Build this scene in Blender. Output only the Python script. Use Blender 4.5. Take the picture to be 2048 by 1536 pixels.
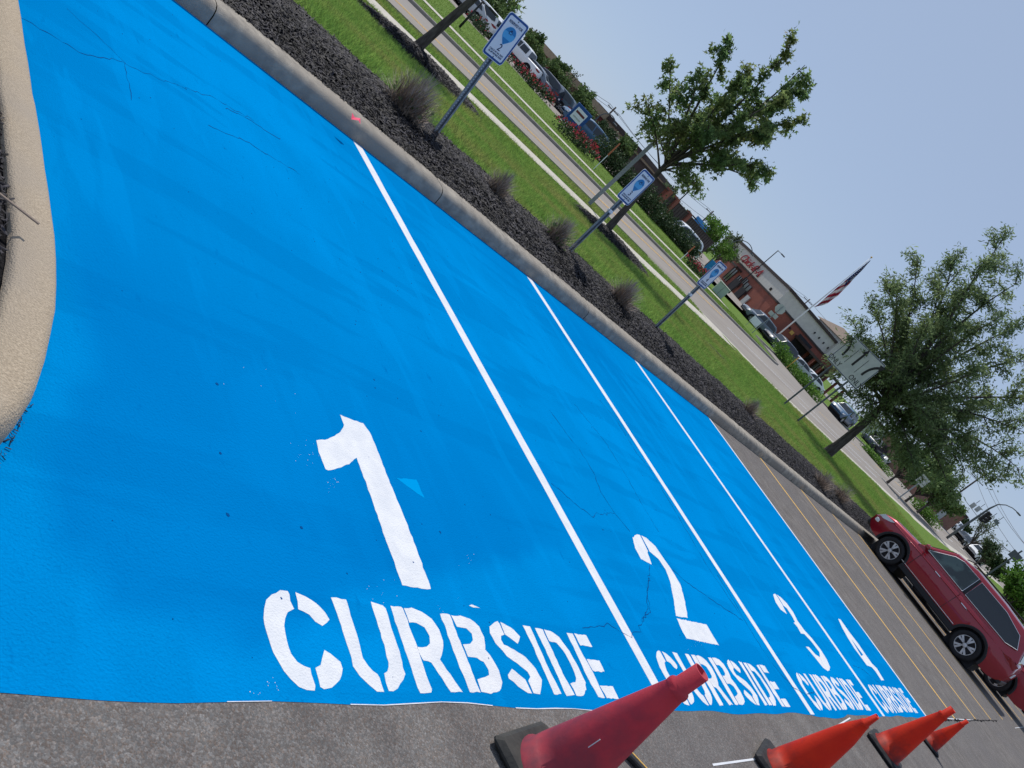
import bpy, math, random
import numpy as np
from mathutils import Matrix, Vector
random.seed(7); rng = np.random.default_rng(7)
for o in list(bpy.data.objects): bpy.data.objects.remove(o)
S = bpy.context.scene; COL = S.collection
R = math.radians
# ---------------------------------------------------------------- camera
FPX = 1726.1; CAM = np.array([0, 0, 1.57])
PSI, PIT, ROL = 0.6193, R(15.4), R(48.0)
PIT_L, ROL_L = 0.26140, 0.86950            # the same view measured against the sloping parking lot
def basis(psi, pit, rol):
    f = np.array([math.cos(psi)*math.cos(pit), math.sin(psi)*math.cos(pit), -math.sin(pit)])
    r = np.cross(f, [0, 0, 1]); r /= np.linalg.norm(r); u = np.cross(r, f)
    return math.cos(rol)*r+math.sin(rol)*u, -math.sin(rol)*r+math.cos(rol)*u, f
CR, CU, CF = basis(PSI, PIT, ROL)
LR, LU, LF = basis(PSI, PIT_L, ROL_L)
cd = bpy.data.cameras.new('camera'); cam = bpy.data.objects.new('camera', cd); COL.objects.link(cam)
cd.sensor_width = 36; cd.sensor_fit = 'HORIZONTAL'; cd.lens = FPX/2048*36; cd.clip_start = .05; cd.clip_end = 6000
cam.matrix_world = Matrix(((CR[0], CU[0], -CF[0], CAM[0]), (CR[1], CU[1], -CF[1], CAM[1]), (CR[2], CU[2], -CF[2], CAM[2]), (0, 0, 0, 1)))
S.camera = cam
# ---------------------------------------------------------------- sky, sun, exposure
SUN_AZ, SUN_EL = R(63), R(56)              # azimuth measured from +X towards +Y
w = bpy.data.worlds.new('World'); S.world = w; w.use_nodes = True
nt = w.node_tree; bg = nt.nodes['Background']
sky = nt.nodes.new('ShaderNodeTexSky'); sky.sky_type = 'NISHITA'; sky.sun_disc = False
sky.sun_elevation = SUN_EL; sky.sun_rotation = R(90)-SUN_AZ
sky.air_density = .8; sky.dust_density = .3; sky.ozone_density = 3; sky.altitude = 200
hz = nt.nodes.new('ShaderNodeMix'); hz.data_type = 'RGBA'; hz.inputs[0].default_value = .78; hz.inputs[7].default_value = (4.4, 5.55, 7.65, 1)   # even summer haze over the whole sky
nt.links.new(sky.outputs[0], hz.inputs[6]); nt.links.new(hz.outputs[2], bg.inputs[0]); bg.inputs[1].default_value = .091
sl = bpy.data.lights.new('sun', 'SUN'); sun = bpy.data.objects.new('sun', sl); COL.objects.link(sun)
sl.energy = 3.7; sl.angle = R(.7); sl.color = (1, .955, .89)
sd = Vector((math.cos(SUN_AZ)*math.cos(SUN_EL), math.sin(SUN_AZ)*math.cos(SUN_EL), math.sin(SUN_EL)))
sun.rotation_euler = sd.to_track_quat('Z', 'Y').to_euler(); sun.location = sd*60
S.view_settings.view_transform = 'Standard'; S.view_settings.look = 'None'
S.view_settings.exposure = 0; S.view_settings.gamma = 1; S.view_settings.use_curve_mapping = False
S.render.engine = 'CYCLES'
# ---------------------------------------------------------------- pixel -> place
def ray(px, py): return FPX*CF+(px-1024)*CR-(py-768)*CU
def G(px, py, z=-.4):
    d = ray(px, py); t = (z-CAM[2])/d[2]; return CAM+d*t
def AT(px, py, D):                          # point on the pixel's ray at horizontal distance D
    d = ray(px, py); return CAM+d*(D/math.hypot(d[0], d[1]))
def UPZ(px, py, b):                         # height of a pixel over the base point b
    d = ray(px, py); return CAM[2]+d[2]*math.hypot(b[0], b[1])/math.hypot(d[0], d[1])
QL = np.stack([CR, CU, CF], 1)@np.stack([LR, LU, LF], 1).T
TL = CAM-QL@CAM
LOT = Matrix([list(QL[i])+[TL[i]] for i in range(3)]+[[0, 0, 0, 1]])
def lot(x, y, z=0): return QL@np.array([x, y, z])+TL
def lotpx(px, py, z=0):                     # pixel -> lot coordinates at lot height z
    d = FPX*LF+(px-1024)*LR-(py-768)*LU; t = (z-CAM[2])/d[2]; return (CAM+d*t)[:2]
def sm(t): t = np.clip(t, 0, 1); return t*t*(3-2*t)
# ---------------------------------------------------------------- materials
def mat(name, c1, c2=None, scale=4., rough=.8, bump=0., bscale=None, metal=0., detail=4., c3=None, s3=.4, spec=.3, coat=0., island=0., trans=0., stretch=None, alpha=None, lo=.35, hi=.65, bdist=.01):
    m = bpy.data.materials.new(name); m.use_nodes = True; n = m.node_tree; N = n.nodes; L = n.links
    b = N['Principled BSDF']; b.inputs['Roughness'].default_value = rough; b.inputs['Metallic'].default_value = metal
    b.inputs['Specular IOR Level'].default_value = spec; b.inputs['Coat Weight'].default_value = coat
    c = lambda t: (*t, 1)
    b.inputs['Base Color'].default_value = c(c1)
    tc = N.new('ShaderNodeTexCoord'); src = tc.outputs['Object']
    if stretch:
        mp = N.new('ShaderNodeMapping'); mp.inputs['Scale'].default_value = stretch; L.new(src, mp.inputs[0]); src = mp.outputs[0]
    col = None
    if c2:
        t = N.new('ShaderNodeTexNoise'); t.inputs['Scale'].default_value = scale; t.inputs['Detail'].default_value = detail; L.new(src, t.inputs['Vector'])
        r = N.new('ShaderNodeValToRGB'); r.color_ramp.elements[0].position = lo; r.color_ramp.elements[1].position = hi
        r.color_ramp.elements[0].color = c(c1); r.color_ramp.elements[1].color = c(c2); L.new(t.outputs[0], r.inputs[0]); col = r.outputs[0]
    if c3:
        t = N.new('ShaderNodeTexNoise'); t.inputs['Scale'].default_value = s3; t.inputs['Detail'].default_value = 3; L.new(src, t.inputs['Vector'])
        r = N.new('ShaderNodeValToRGB'); r.color_ramp.elements[0].position = .45; r.color_ramp.elements[1].position = .7
        L.new(t.outputs[0], r.inputs[0]); x = N.new('ShaderNodeMix'); x.data_type = 'RGBA'
        L.new(r.outputs[0], x.inputs[0]); x.inputs[7].default_value = c(c3)
        if col: L.new(col, x.inputs[6])
        else: x.inputs[6].default_value = c(c1)
        col = x.outputs[2]
    if island:
        g = N.new('ShaderNodeNewGeometry'); h = N.new('ShaderNodeHueSaturation'); mr = N.new('ShaderNodeMapRange')
        mr.inputs[3].default_value = 1-island; mr.inputs[4].default_value = 1+island; L.new(g.outputs['Random Per Island'], mr.inputs[0]); L.new(mr.outputs[0], h.inputs['Value'])
        if col: L.new(col, h.inputs['Color'])
        else: h.inputs['Color'].default_value = c(c1)
        col = h.outputs[0]
    if col: L.new(col, b.inputs['Base Color'])
    if bump:
        t = N.new('ShaderNodeTexNoise'); t.inputs['Scale'].default_value = bscale or scale*3; t.inputs['Detail'].default_value = 3; L.new(src, t.inputs['Vector'])
        bp = N.new('ShaderNodeBump'); bp.inputs['Strength'].default_value = bump; bp.inputs['Distance'].default_value = bdist; L.new(t.outputs[0], bp.inputs['Height']); L.new(bp.outputs[0], b.inputs['Normal'])
    if trans:
        tr = N.new('ShaderNodeBsdfTranslucent'); mx = N.new('ShaderNodeMixShader'); mx.inputs[0].default_value = trans
        if col: L.new(col, tr.inputs[0])
        else: tr.inputs[0].default_value = c(c1)
        o = N['Material Output']; L.new(b.outputs[0], mx.inputs[1]); L.new(tr.outputs[0], mx.inputs[2]); L.new(mx.outputs[0], o.inputs[0])
    return m
def glass_mat(name, tint, tr):
    m = bpy.data.materials.new(name); m.use_nodes = True; N = m.node_tree.nodes; L = m.node_tree.links
    b = N['Principled BSDF']; b.inputs['Base Color'].default_value = (.01, .012, .015, 1); b.inputs['Roughness'].default_value = .04; b.inputs['Specular IOR Level'].default_value = .6
    t = N.new('ShaderNodeBsdfTransparent'); t.inputs[0].default_value = (*tint, 1); mx = N.new('ShaderNodeMixShader'); mx.inputs[0].default_value = tr
    L.new(b.outputs[0], mx.inputs[1]); L.new(t.outputs[0], mx.inputs[2]); L.new(mx.outputs[0], N['Material Output'].inputs[0]); return m
def asphalt(name):
    m = mat(name, (.127, .118, .114), (.172, .161, .154), 5, .95, spec=.1, c3=(.14, .132, .13), s3=.35); N = m.node_tree.nodes; L = m.node_tree.links; b = N['Principled BSDF']; old = b.inputs['Base Color'].links[0].from_socket
    tc = N.new('ShaderNodeTexCoord'); h = None
    for sc, lo_, hi_, k in ((150, .84, 1.36, 1), (300, .84, 1.25, 1)):
        v = N.new('ShaderNodeTexVoronoi'); v.inputs['Scale'].default_value = sc; L.new(tc.outputs['Object'], v.inputs['Vector']); s_ = N.new('ShaderNodeSeparateColor'); L.new(v.outputs['Color'], s_.inputs[0])
        pw = N.new('ShaderNodeMath'); pw.operation = 'POWER'; L.new(s_.outputs[0], pw.inputs[0]); pw.inputs[1].default_value = 2.5
        r = N.new('ShaderNodeMapRange'); r.inputs[3].default_value = lo_; r.inputs[4].default_value = hi_; L.new(pw.outputs[0], r.inputs[0])
        hs = N.new('ShaderNodeHueSaturation'); L.new(old, hs.inputs['Color']); L.new(r.outputs[0], hs.inputs['Value'])
        sr = N.new('ShaderNodeMapRange'); sr.inputs[3].default_value = .4; sr.inputs[4].default_value = 1.9; L.new(s_.outputs[1], sr.inputs[0]); L.new(sr.outputs[0], hs.inputs['Saturation']); old = hs.outputs[0]
        bp = N.new('ShaderNodeBump'); bp.invert = True; bp.inputs['Strength'].default_value = .4; bp.inputs['Distance'].default_value = .3/sc; L.new(v.outputs['Distance'], bp.inputs['Height'])
        if h: L.new(h, bp.inputs['Normal'])
        h = bp.outputs[0]
    L.new(old, b.inputs['Base Color']); L.new(h, b.inputs['Normal']); return m
M = {}
M['lot'] = asphalt('weathered asphalt')
M['road'] = mat('grey road surface', (.235, .208, .185), (.29, .26, .23), 1.2, .9, .25, 60, stretch=(.12, 1, 1), c3=(.25, .232, .215), s3=.3, spec=.15)
M['white'] = mat('white road paint', (.68, .69, .71), (.6, .62, .66), 14, .75, .7, 130, bdist=.005)
M['yellow'] = mat('yellow road paint', (.72, .42, .08), (.6, .37, .12), 9, .75, .2, 90)
M['conc'] = mat('kerb concrete', (.37, .335, .285), (.23, .21, .185), 11, .92, .8, 150, c3=(.28, .25, .215), s3=1.6, bdist=.008, detail=8, spec=.1)
M['conc_t'] = mat('tan kerb concrete', (.46, .375, .275), (.33, .265, .19), 150, .92, .8, 180, c3=(.34, .285, .225), s3=2.2, lo=.3, hi=.6, bdist=.006)
M['walk'] = mat('pale sidewalk concrete', (.5, .465, .4), (.42, .39, .33), 3, .9, .2, 60)
M['mulch'] = mat('black mulch soil', (.008, .008, .009), (.02, .019, .021), 30, .95, .9, 60, bdist=.03, spec=.05)
M['chip'] = mat('black mulch chips', (.013, .0125, .015), (.034, .032, .038), 3, .62, .3, 60, island=.92, spec=.14)
M['lawn'] = mat('lawn ground', (.085, .155, .03), (.14, .21, .045), 3, .95, .5, 90, c3=(.115, .17, .035), s3=.5, bdist=.03, spec=.05)
M['blade'] = mat('grass blades', (.185, .325, .07), (.26, .38, .09), 1.1, .8, island=.5, trans=.4, c3=(.33, .34, .11), s3=.45, spec=.08)
M['blade2'] = mat('far grass blades', (.13, .22, .04), (.18, .26, .055), 1.1, .9, island=.2, trans=.35, spec=.03)
M['galv'] = mat('galvanised steel', (.3, .33, .36), (.22, .25, .28), 25, .5, .1, 60, metal=.5)
M['dgalv'] = mat('dark weathered steel', (.13, .15, .16), (.09, .1, .11), 20, .6, metal=.3)
M['black'] = mat('black rubber', (.012, .012, .014), (.03, .03, .032), 25, .7, .2, 90)
M['tyre'] = mat('tyre rubber', (.014, .014, .016), (.022, .022, .024), 60, .8)
M['bark'] = mat('tree bark', (.055, .045, .04), (.11, .095, .085), 14, .95, 1., 30, stretch=(1, 1, .25), bdist=.02)
M['leaf_maple'] = mat('maple leaves', (0.11, 0.185, 0.07), (0.19, 0.27, 0.1), 1.3, .5, island=.45, trans=.6, c3=(.17, .19, .065), s3=1.3, spec=.12)
M['leaf_loc'] = mat('locust leaves', (0.15, 0.215, 0.1), (0.22, 0.285, 0.13), .9, .55, island=.45, trans=.6, spec=.12)
M['leaf_far'] = mat('far tree leaves', (0.085, 0.145, 0.05), (0.15, 0.215, 0.07), .7, .6, island=.4, trans=.2, spec=.12)
M['leaf_grey'] = mat('grey green leaves', (0.11, 0.15, 0.075), (0.18, 0.21, 0.11), .7, .6, island=.4, trans=.2, spec=.12)
M['leaf_ever'] = mat('evergreen shrub leaves', (0.032, 0.065, 0.028), (0.085, 0.115, 0.05), 1.4, .6, island=.5, trans=.1, spec=.12)
M['leaf_hedge'] = mat('bright hedge leaves', (0.085, 0.19, 0.03), (0.16, 0.28, 0.05), 2, .6, island=.4, trans=.2, spec=.12)
M['flower'] = mat('red blossoms', (.36, .03, .05), (.46, .06, .085), 3, .6, island=.4, trans=.2)
M['twig'] = mat('dry brown twigs', (.22, .165, .125), (.31, .24, .19), 3, .9, island=.5)
M['needle'] = mat('grey dead grass', (.34, .3, .27), (.22, .19, .165), 4, .9, island=.5)
M['orange'] = None
def cone_mat(name, c1, c2, dirt, top, amt):
    m = mat(name, c1, c2, 5, .55, .08, 70, spec=.22); N = m.node_tree.nodes; L = m.node_tree.links; b = N['Principled BSDF']; old = b.inputs['Base Color'].links[0].from_socket; b.inputs['Subsurface Weight'].default_value = .0
    tc = N.new('ShaderNodeTexCoord'); sp = N.new('ShaderNodeSeparateXYZ'); L.new(tc.outputs['Object'], sp.inputs[0])
    t = N.new('ShaderNodeTexNoise'); t.inputs['Scale'].default_value = 16; t.inputs['Detail'].default_value = 6; L.new(tc.outputs['Object'], t.inputs[0])
    r = N.new('ShaderNodeMapRange'); r.inputs[1].default_value = top; r.inputs[2].default_value = .04; r.inputs[3].default_value = -.25; r.inputs[4].default_value = amt; L.new(sp.outputs[2], r.inputs[0])
    a = N.new('ShaderNodeMath'); a.operation = 'ADD'; L.new(r.outputs[0], a.inputs[0]); L.new(t.outputs[0], a.inputs[1])
    k = N.new('ShaderNodeMapRange'); k.inputs[1].default_value = .5; k.inputs[2].default_value = 1.15; k.inputs[4].default_value = .92; L.new(a.outputs[0], k.inputs[0])
    x = N.new('ShaderNodeMix'); x.data_type = 'RGBA'; L.new(k.outputs[0], x.inputs[0]); L.new(old, x.inputs[6]); x.inputs[7].default_value = (*dirt, 1); L.new(x.outputs[2], b.inputs['Base Color'])
    tr = N.new('ShaderNodeBsdfTranslucent'); mx = N.new('ShaderNodeMixShader'); mx.inputs[0].default_value = .3; L.new(x.outputs[2], tr.inputs[0]); L.new(b.outputs[0], mx.inputs[1]); L.new(tr.outputs[0], mx.inputs[2]); L.new(mx.outputs[0], N['Material Output'].inputs[0]); return m
M['orange'] = cone_mat('orange cone plastic', (.78, .045, .012), (.68, .03, .012), (.12, .03, .03), .32, .45)
M['orange_d'] = cone_mat('grimy cone plastic', (.66, .07, .09), (.56, .055, .085), (.2, .06, .085), .72, .5)
M['sblue'] = mat('sign blue', (.012, .075, .27), None, rough=.4)
M['snavy'] = mat('sign navy', (.01, .025, .09), None, rough=.4)
M['swhite'] = mat('sign white', (.8, .82, .86), (.74, .77, .83), 6, .4)
M['slight'] = mat('sign light blue', (.09, .42, .74), None, rough=.4)
M['smid'] = mat('sign middle blue', (.02, .22, .5), None, rough=.4)
M['red'] = mat('sign red', (.34, .02, .03), None, rough=.5)
M['brick'] = mat('red brown brick', (.25, .08, .055), (.31, .105, .072), 6, .9, .3, 40, c3=(.2, .075, .058), s3=.5)
M['cream'] = mat('cream stucco', (.62, .6, .54), (.56, .54, .49), 2, .9, .2, 30)
M['brown'] = mat('dark brown trim', (.05, .036, .032), (.07, .05, .045), 5, .7)
M['tan'] = mat('tan block', (.4, .31, .21), (.34, .26, .18), 3, .9, .2, 20)
M['shingle'] = mat('brown shingles', (.2, .155, .125), (.26, .2, .16), 5, .9)
M['maroon'] = mat('maroon cladding', (.13, .03, .032), (.17, .045, .045), 4, .8)
M['cladgrey'] = mat('pale grey siding', (.5, .52, .5), (.43, .45, .44), 3, .8)
M['dark'] = mat('dark recess', (.018, .018, .022), (.03, .03, .034), 5, .7)
M['dglass'] = mat('dark window glass', (.02, .026, .033), None, rough=.06, spec=.6)
M['glass'] = glass_mat('clear car glass', (.55, .72, .68), .62)
M['tint'] = glass_mat('tinted car glass', (.12, .13, .15), .12)
M['chrome'] = mat('chrome', (.75, .75, .77), None, rough=.18, metal=1)
M['rim'] = mat('machined alloy', (.62, .63, .65), (.5, .5, .52), 8, .3, metal=.85)
M['lamp'] = mat('headlamp lens', (.7, .72, .75), None, rough=.1, spec=.7)
M['tail'] = mat('tail lamp lens', (.25, .012, .015), None, rough=.2, spec=.6)
M['seat'] = mat('grey car interior', (.12, .13, .13), None, rough=.9)
M['clad'] = mat('black plastic cladding', (.016, .017, .02), None, rough=.45)
M['orangepost'] = mat('orange marker', (.42, .13, .06), None, rough=.6)
M['pink'] = mat('pink litter', (.8, .08, .16), None, rough=.6)
M['straw'] = mat('dead straw patch', (.3, .24, .12), (.16, .12, .06), 8, .95, .5, 60)
M['green'] = mat('green painted slats', (.03, .16, .11), None, rough=.5)
M['boxgreen'] = mat('pale green cabinet', (.36, .45, .37), None, rough=.6)
M['wire'] = mat('black cable', (.03, .03, .035), None, rough=.7)
def paint(name, c): return mat(name, c, None, rough=.35, spec=.4, coat=.45)
# ---------------------------------------------------------------- mesh helpers
def new_obj(name, verts, faces, m, parent=None, smooth=False, mats=None, fm=None):
    me = bpy.data.meshes.new(name); v = np.asarray(verts, dtype=np.float32)
    if isinstance(faces, np.ndarray):
        k = faces.shape[1]; me.vertices.add(len(v)); me.vertices.foreach_set('co', v.ravel())
        me.loops.add(faces.size); me.loops.foreach_set('vertex_index', faces.astype(np.int32).ravel())
        me.polygons.add(len(faces)); me.polygons.foreach_set('loop_start', np.arange(0, faces.size, k, dtype=np.int32)); me.polygons.foreach_set('loop_total', np.full(len(faces), k, dtype=np.int32))
        me.update(calc_edges=True)
    else: me.from_pydata([tuple(map(float, a)) for a in v], [], faces); me.update()
    for q in (mats or [m]): me.materials.append(q)
    if fm is not None: me.polygons.foreach_set('material_index', np.asarray(fm, dtype=np.int32))
    if smooth is True: me.polygons.foreach_set('use_smooth', np.ones(len(me.polygons), dtype=bool))
    elif smooth: me.shade_auto_smooth_angle = smooth if hasattr(me, 'shade_auto_smooth_angle') else None
    me.validate(); o = bpy.data.objects.new(name, me); COL.objects.link(o); o.parent = parent
    return o
def tag(o, label=None, cat=None, group=None, kind=None):
    if label: o['label'] = label
    if cat: o['category'] = cat
    if group: o['group'] = group
    if kind: o['kind'] = kind
    return o
def thing(name, label, cat, loc=(0, 0, 0), rz=0, group=None, lotframe=False, tilt=None):
    o = bpy.data.objects.new(name, None); o.empty_display_size = .2; COL.objects.link(o)
    m = Matrix.Translation(Vector(tuple(map(float, loc))))@(tilt or Matrix.Identity(4))@Matrix.Rotation(rz, 4, 'Z')
    o.matrix_world = LOT@m if lotframe else m
    return tag(o, label, cat, group)
class MB:
    def __init__(s): s.v = []; s.f = []
    def add(s, v, f): b = len(s.v); s.v += [tuple(map(float, a)) for a in v]; s.f += [tuple(i+b for i in q) for q in f]; return s
    def box(s, c, d, rz=0, bev=0):
        x, y, z = [a/2 for a in d]; ca, sa = math.cos(rz), math.sin(rz)
        if bev:
            b = min(bev, x*.9, y*.9, z*.9); lv = []
            for zz, ins in ((-z, b), (-z+b, 0), (z-b, 0), (z, b)):
                X, Y = x-ins, y-ins; k = b*.6 if ins == 0 else b*.6
                lv.append([(-X+k, -Y), (X-k, -Y), (X, -Y+k), (X, Y-k), (X-k, Y), (-X+k, Y), (-X, Y-k), (-X, -Y+k)])
            P = []; F = []
            for l, zz in zip(lv, (-z, -z+b, z-b, z)): P += [(a, q, zz) for a, q in l]
            for i in range(3):
                for j in range(8): F.append((i*8+j, i*8+(j+1) % 8, (i+1)*8+(j+1) % 8, (i+1)*8+j))
            F += [tuple(range(7, -1, -1)), tuple(range(24, 32))]
        else:
            P = [(-x, -y, -z), (x, -y, -z), (x, y, -z), (-x, y, -z), (-x, -y, z), (x, -y, z), (x, y, z), (-x, y, z)]
            F = [(3, 2, 1, 0), (4, 5, 6, 7), (0, 1, 5, 4), (1, 2, 6, 5), (2, 3, 7, 6), (3, 0, 4, 7)]
        return s.add([(c[0]+a*ca-q*sa, c[1]+a*sa+q*ca, c[2]+e) for a, q, e in P], F)
    def tube(s, path, rad, n=8, cap=True):
        path = [Vector(tuple(map(float, p))) for p in path]; k = len(path)
        rad = [rad]*k if not hasattr(rad, '__len__') else rad
        V = []; F = []; prev = None
        for i, p in enumerate(path):
            d = (path[min(i+1, k-1)]-path[max(i-1, 0)]).normalized()
            a = prev if prev is not None else (Vector((0, 0, 1)) if abs(d.z) < .9 else Vector((1, 0, 0)))
            a = (a-d*a.dot(d)).normalized(); prev = a; b = d.cross(a)
            for j in range(n): t = 2*math.pi*j/n; V.append(p+(a*math.cos(t)+b*math.sin(t))*rad[i])
        for i in range(k-1):
            for j in range(n): F.append((i*n+j, i*n+(j+1) % n, (i+1)*n+(j+1) % n, (i+1)*n+j))
        if cap: F += [tuple(range(n-1, -1, -1)), tuple((k-1)*n+j for j in range(n))]
        return s.add(V, F)
    def lathe(s, prof, n=24, axis='z', c=(0, 0, 0)):
        V = []; F = []; k = len(prof)
        for r, h in prof:
            for j in range(n):
                t = 2*math.pi*j/n; a, b = r*math.cos(t), r*math.sin(t)
                p = (a, b, h) if axis == 'z' else (a, h, b)
                V.append((c[0]+p[0], c[1]+p[1], c[2]+p[2]))
        for i in range(k-1):
            for j in range(n):
                q = (i*n+j, i*n+(j+1) % n, (i+1)*n+(j+1) % n, (i+1)*n+j); F.append(q if axis == 'z' else q[::-1])
        return s.add(V, F)
    def prism(s, poly, f0, f1):              # poly of 2-D points; f0,f1 map them to the two faces
        k = len(poly); V = [f0(*p) for p in poly]+[f1(*p) for p in poly]
        return s.add(V, [tuple(range(k)), tuple(range(2*k-1, k-1, -1))]+[(i, i+k, (i+1) % k+k, (i+1) % k) for i in range(k)])
    def ob(s, name, m, parent=None, smooth=False): return new_obj(name, s.v, s.f, m, parent, smooth)
def sheet(name, pts, m, parent=None, fn=None):   # a flat polygon
    return new_obj(name, pts, [tuple(range(len(pts)))], m, parent)
def text(name, body, m, parent, size, loc, rot, ext=.002, shear=0, space=1., sx=1.):
    cu = bpy.data.curves.new(name, 'FONT'); cu.body = body; cu.size = size; cu.align_x = 'CENTER'; cu.align_y = 'CENTER'; cu.extrude = ext; cu.shear = shear; cu.space_character = space; cu.resolution_u = 3
    t = bpy.data.objects.new(name, cu); COL.objects.link(t)
    me = bpy.data.meshes.new_from_object(t.evaluated_get(bpy.context.evaluated_depsgraph_get())); bpy.data.objects.remove(t)
    o = bpy.data.objects.new(name, me); me.materials.clear(); me.materials.append(m); COL.objects.link(o); o.parent = parent
    o.matrix_basis = Matrix.Translation(Vector(loc))@rot@Matrix.Diagonal((sx, 1, 1, 1)); return o
# ---------------------------------------------------------------- terrain
RX = [-60, 10, 14, 19, 24, 28, 34.3, 37, 45, 60, 75, 140, 400]
RYN = [21.6, 21.4, 21.2, 20.8, 20.3, 19.4, 17.0, 16.1, 15.6, 15.0, 14.6, 17.6, 30]
def yn(x): return np.interp(x, RX, RYN)
def yf(x): return np.interp(x, [-60, 20, 30, 57.5, 60, 66, 80, 86, 105, 180, 400], [28.2, 28.0, 27.9, 27.2, 28.0, 34.0, 35.0, 29.6, 29.2, 34, 50])
def rise(x, y=20): return .68*sm((np.asarray(x, float)-64)/64)
def crest(x): return np.interp(x, [20, 40, 44, 52, 70], [48, 47, 43, 37.5, 37.5])
def lotz(x, y, xm=40): return .0206*np.clip(y, -60, 8)-.0239*np.clip(x, -60, xm)
def T(x, y):
    x = np.asarray(x, float); y = np.asarray(y, float); yl = y+.0075*x
    base = np.where(yl < 6.2, lotz(x, y, 75)-.12, 0)
    edge = lotz(x, y)+.12+.09*sm((yl-6.3)/.7)
    t = (yl-6.9)/(np.minimum(16.4, yn(x)-.7)-6.9)
    lawn = edge*(1-sm(t))+(-.335+rise(x))*sm(t)
    z = np.where(yl < 6.2, base, lawn)
    road = (y > yn(x)-.12) & (y < yf(x)+.1)
    fl = -.34+.24*sm((y-37)/np.maximum(crest(x)-37, 1))*sm((70-x)/20)-.2*sm((y-crest(x)-.5)/4)
    z = np.where(y > yf(x)+.1, fl+rise(x)*sm((60-y)/25), z)
    return np.where(road, -.62+rise(x), z)
def grid(name, xs, ys, m, parent=None, fn=T, smooth=True):
    X, Y = np.meshgrid(xs, ys, indexing='ij'); Z = fn(X, Y); a, b = X.shape
    i = np.arange(a*b).reshape(a, b); f = np.stack([i[:-1, :-1], i[1:, :-1], i[1:, 1:], i[:-1, 1:]], -1).reshape(-1, 4)
    return new_obj(name, np.stack([X, Y, Z], -1).reshape(-1, 3), f, m, parent, smooth)
xs = np.concatenate([[-3000, -600, -200, -80, -40, -20], np.arange(-10, 70, .8), np.arange(70, 160, 3), [170, 220, 320, 600, 1200, 3000]])
ys = np.concatenate([[-3000, -600, -150, -60, -30, -12, 0, 5], np.arange(5.6, 6.6, .05), np.arange(6.8, 30, .4), np.arange(30, 52, .8), np.arange(52, 130, 6), [140, 220, 400, 900, 3000]])
tag(grid('ground', xs, ys, M['lawn']), 'green lawn ground around the parking lot and street', kind='structure')
# parking lot (slopes a little: built in its own plane)
def lsheet(name, pts, z, m, parent=None):
    return new_obj(name, [lot(a, b, z*.45) for a, b in pts], [tuple(range(len(pts)))], m, parent)
lotsheet = tag(lsheet('parking_lot', [(-55, -55), (70, -55), (70, 6.1), (-55, 6.1)], 0, M['lot']), 'worn grey asphalt parking lot', kind='structure')
# ---------------------------------------------------------------- blue bays
def blue_mat():
    m = mat('blue bay paint', (.0, .195, .5), (.0, .222, .56), .55, .8, .7, 120, spec=.0, c3=(.0, .165, .445), s3=.28, bdist=.005, lo=.46, hi=.56)
    N = m.node_tree.nodes; L = m.node_tree.links; b = N['Principled BSDF']; old = b.inputs['Base Color'].links[0].from_socket
    tc = N.new('ShaderNodeTexCoord')
    def layer(old, sc, st, p0, p1, colr, k):
        mp = N.new('ShaderNodeMapping'); mp.inputs['Scale'].default_value = st; L.new(tc.outputs['Object'], mp.inputs[0])
        t = N.new('ShaderNodeTexNoise'); t.inputs['Scale'].default_value = sc; t.inputs['Detail'].default_value = 5; L.new(mp.outputs[0], t.inputs['Vector'])
        r = N.new('ShaderNodeMapRange'); r.inputs[1].default_value = p0; r.inputs[2].default_value = p1; r.inputs[4].default_value = k; L.new(t.outputs[0], r.inputs[0])
        x = N.new('ShaderNodeMix'); x.data_type = 'RGBA'; L.new(r.outputs[0], x.inputs[0]); L.new(old, x.inputs[6]); x.inputs[7].default_value = (*colr, 1); return x.outputs[2]
    old = layer(old, 26, (1, .35, 1), (.66), .76, (.0, .1, .32), .45)       # pits the paint missed
    old = layer(old, 170, (1, 1, 1), .5, .7, (.0, .12, .36), .35)          # asphalt grain under the paint
    old = layer(old, 2.2, (2.4, .5, 1), .5, .75, (.0, .205, .53), .5)      # roller strokes
    old = layer(old, 1.0, (.5, 3.4, 1), .52, .56, (.0, .155, .42), .45)
    old = layer(old, 1.7, (2.6, .45, 1), .56, .6, (.0, .22, .56), .4)    # sweeps of the squeegee
    at_ = N.new('ShaderNodeAttribute'); at_.attribute_name = 'damp'; x = N.new('ShaderNodeMix'); x.data_type = 'RGBA'; k_ = N.new('ShaderNodeMath'); k_.operation = 'MULTIPLY'; k_.inputs[1].default_value = .6; L.new(at_.outputs['Fac'], k_.inputs[0]); L.new(k_.outputs[0], x.inputs[0]); L.new(old, x.inputs[6]); x.inputs[7].default_value = (.0, .135, .4, 1); old = x.outputs[2]
    L.new(old, b.inputs['Base Color']); return m
M['blue'] = blue_mat(); M['blue_d'] = mat('dark blue crack', (.0, .06, .22), None, rough=.9, spec=.05)
bx = [4.371, 7.131, 9.886, 12.643]; YK, YN = 6.045, .93
edge = [(x, .93+.007*math.sin(x*3.1)+.006*math.sin(x*7.7+1)-(.02 if 7.2 < x < 8.2 else 0)) for x in np.arange(-4, 12.68, .15)]+[(12.69, .95)]
gx = np.arange(-4, 12.70, .1); gy = np.concatenate([[0], np.linspace(.02, 1, 60)]); ex = np.array([q[0] for q in edge]); ey = np.array([q[1] for q in edge])
GXX, GYY = np.meshgrid(gx, gy, indexing='ij'); e_ = np.interp(GXX, ex, ey); GYY = e_+(6.06-e_)*GYY
bv = np.stack([QL@np.array([a_, b_, .0012])+TL for a_, b_ in zip(GXX.ravel(), GYY.ravel())]); ii = np.arange(GXX.size).reshape(GXX.shape)
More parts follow.
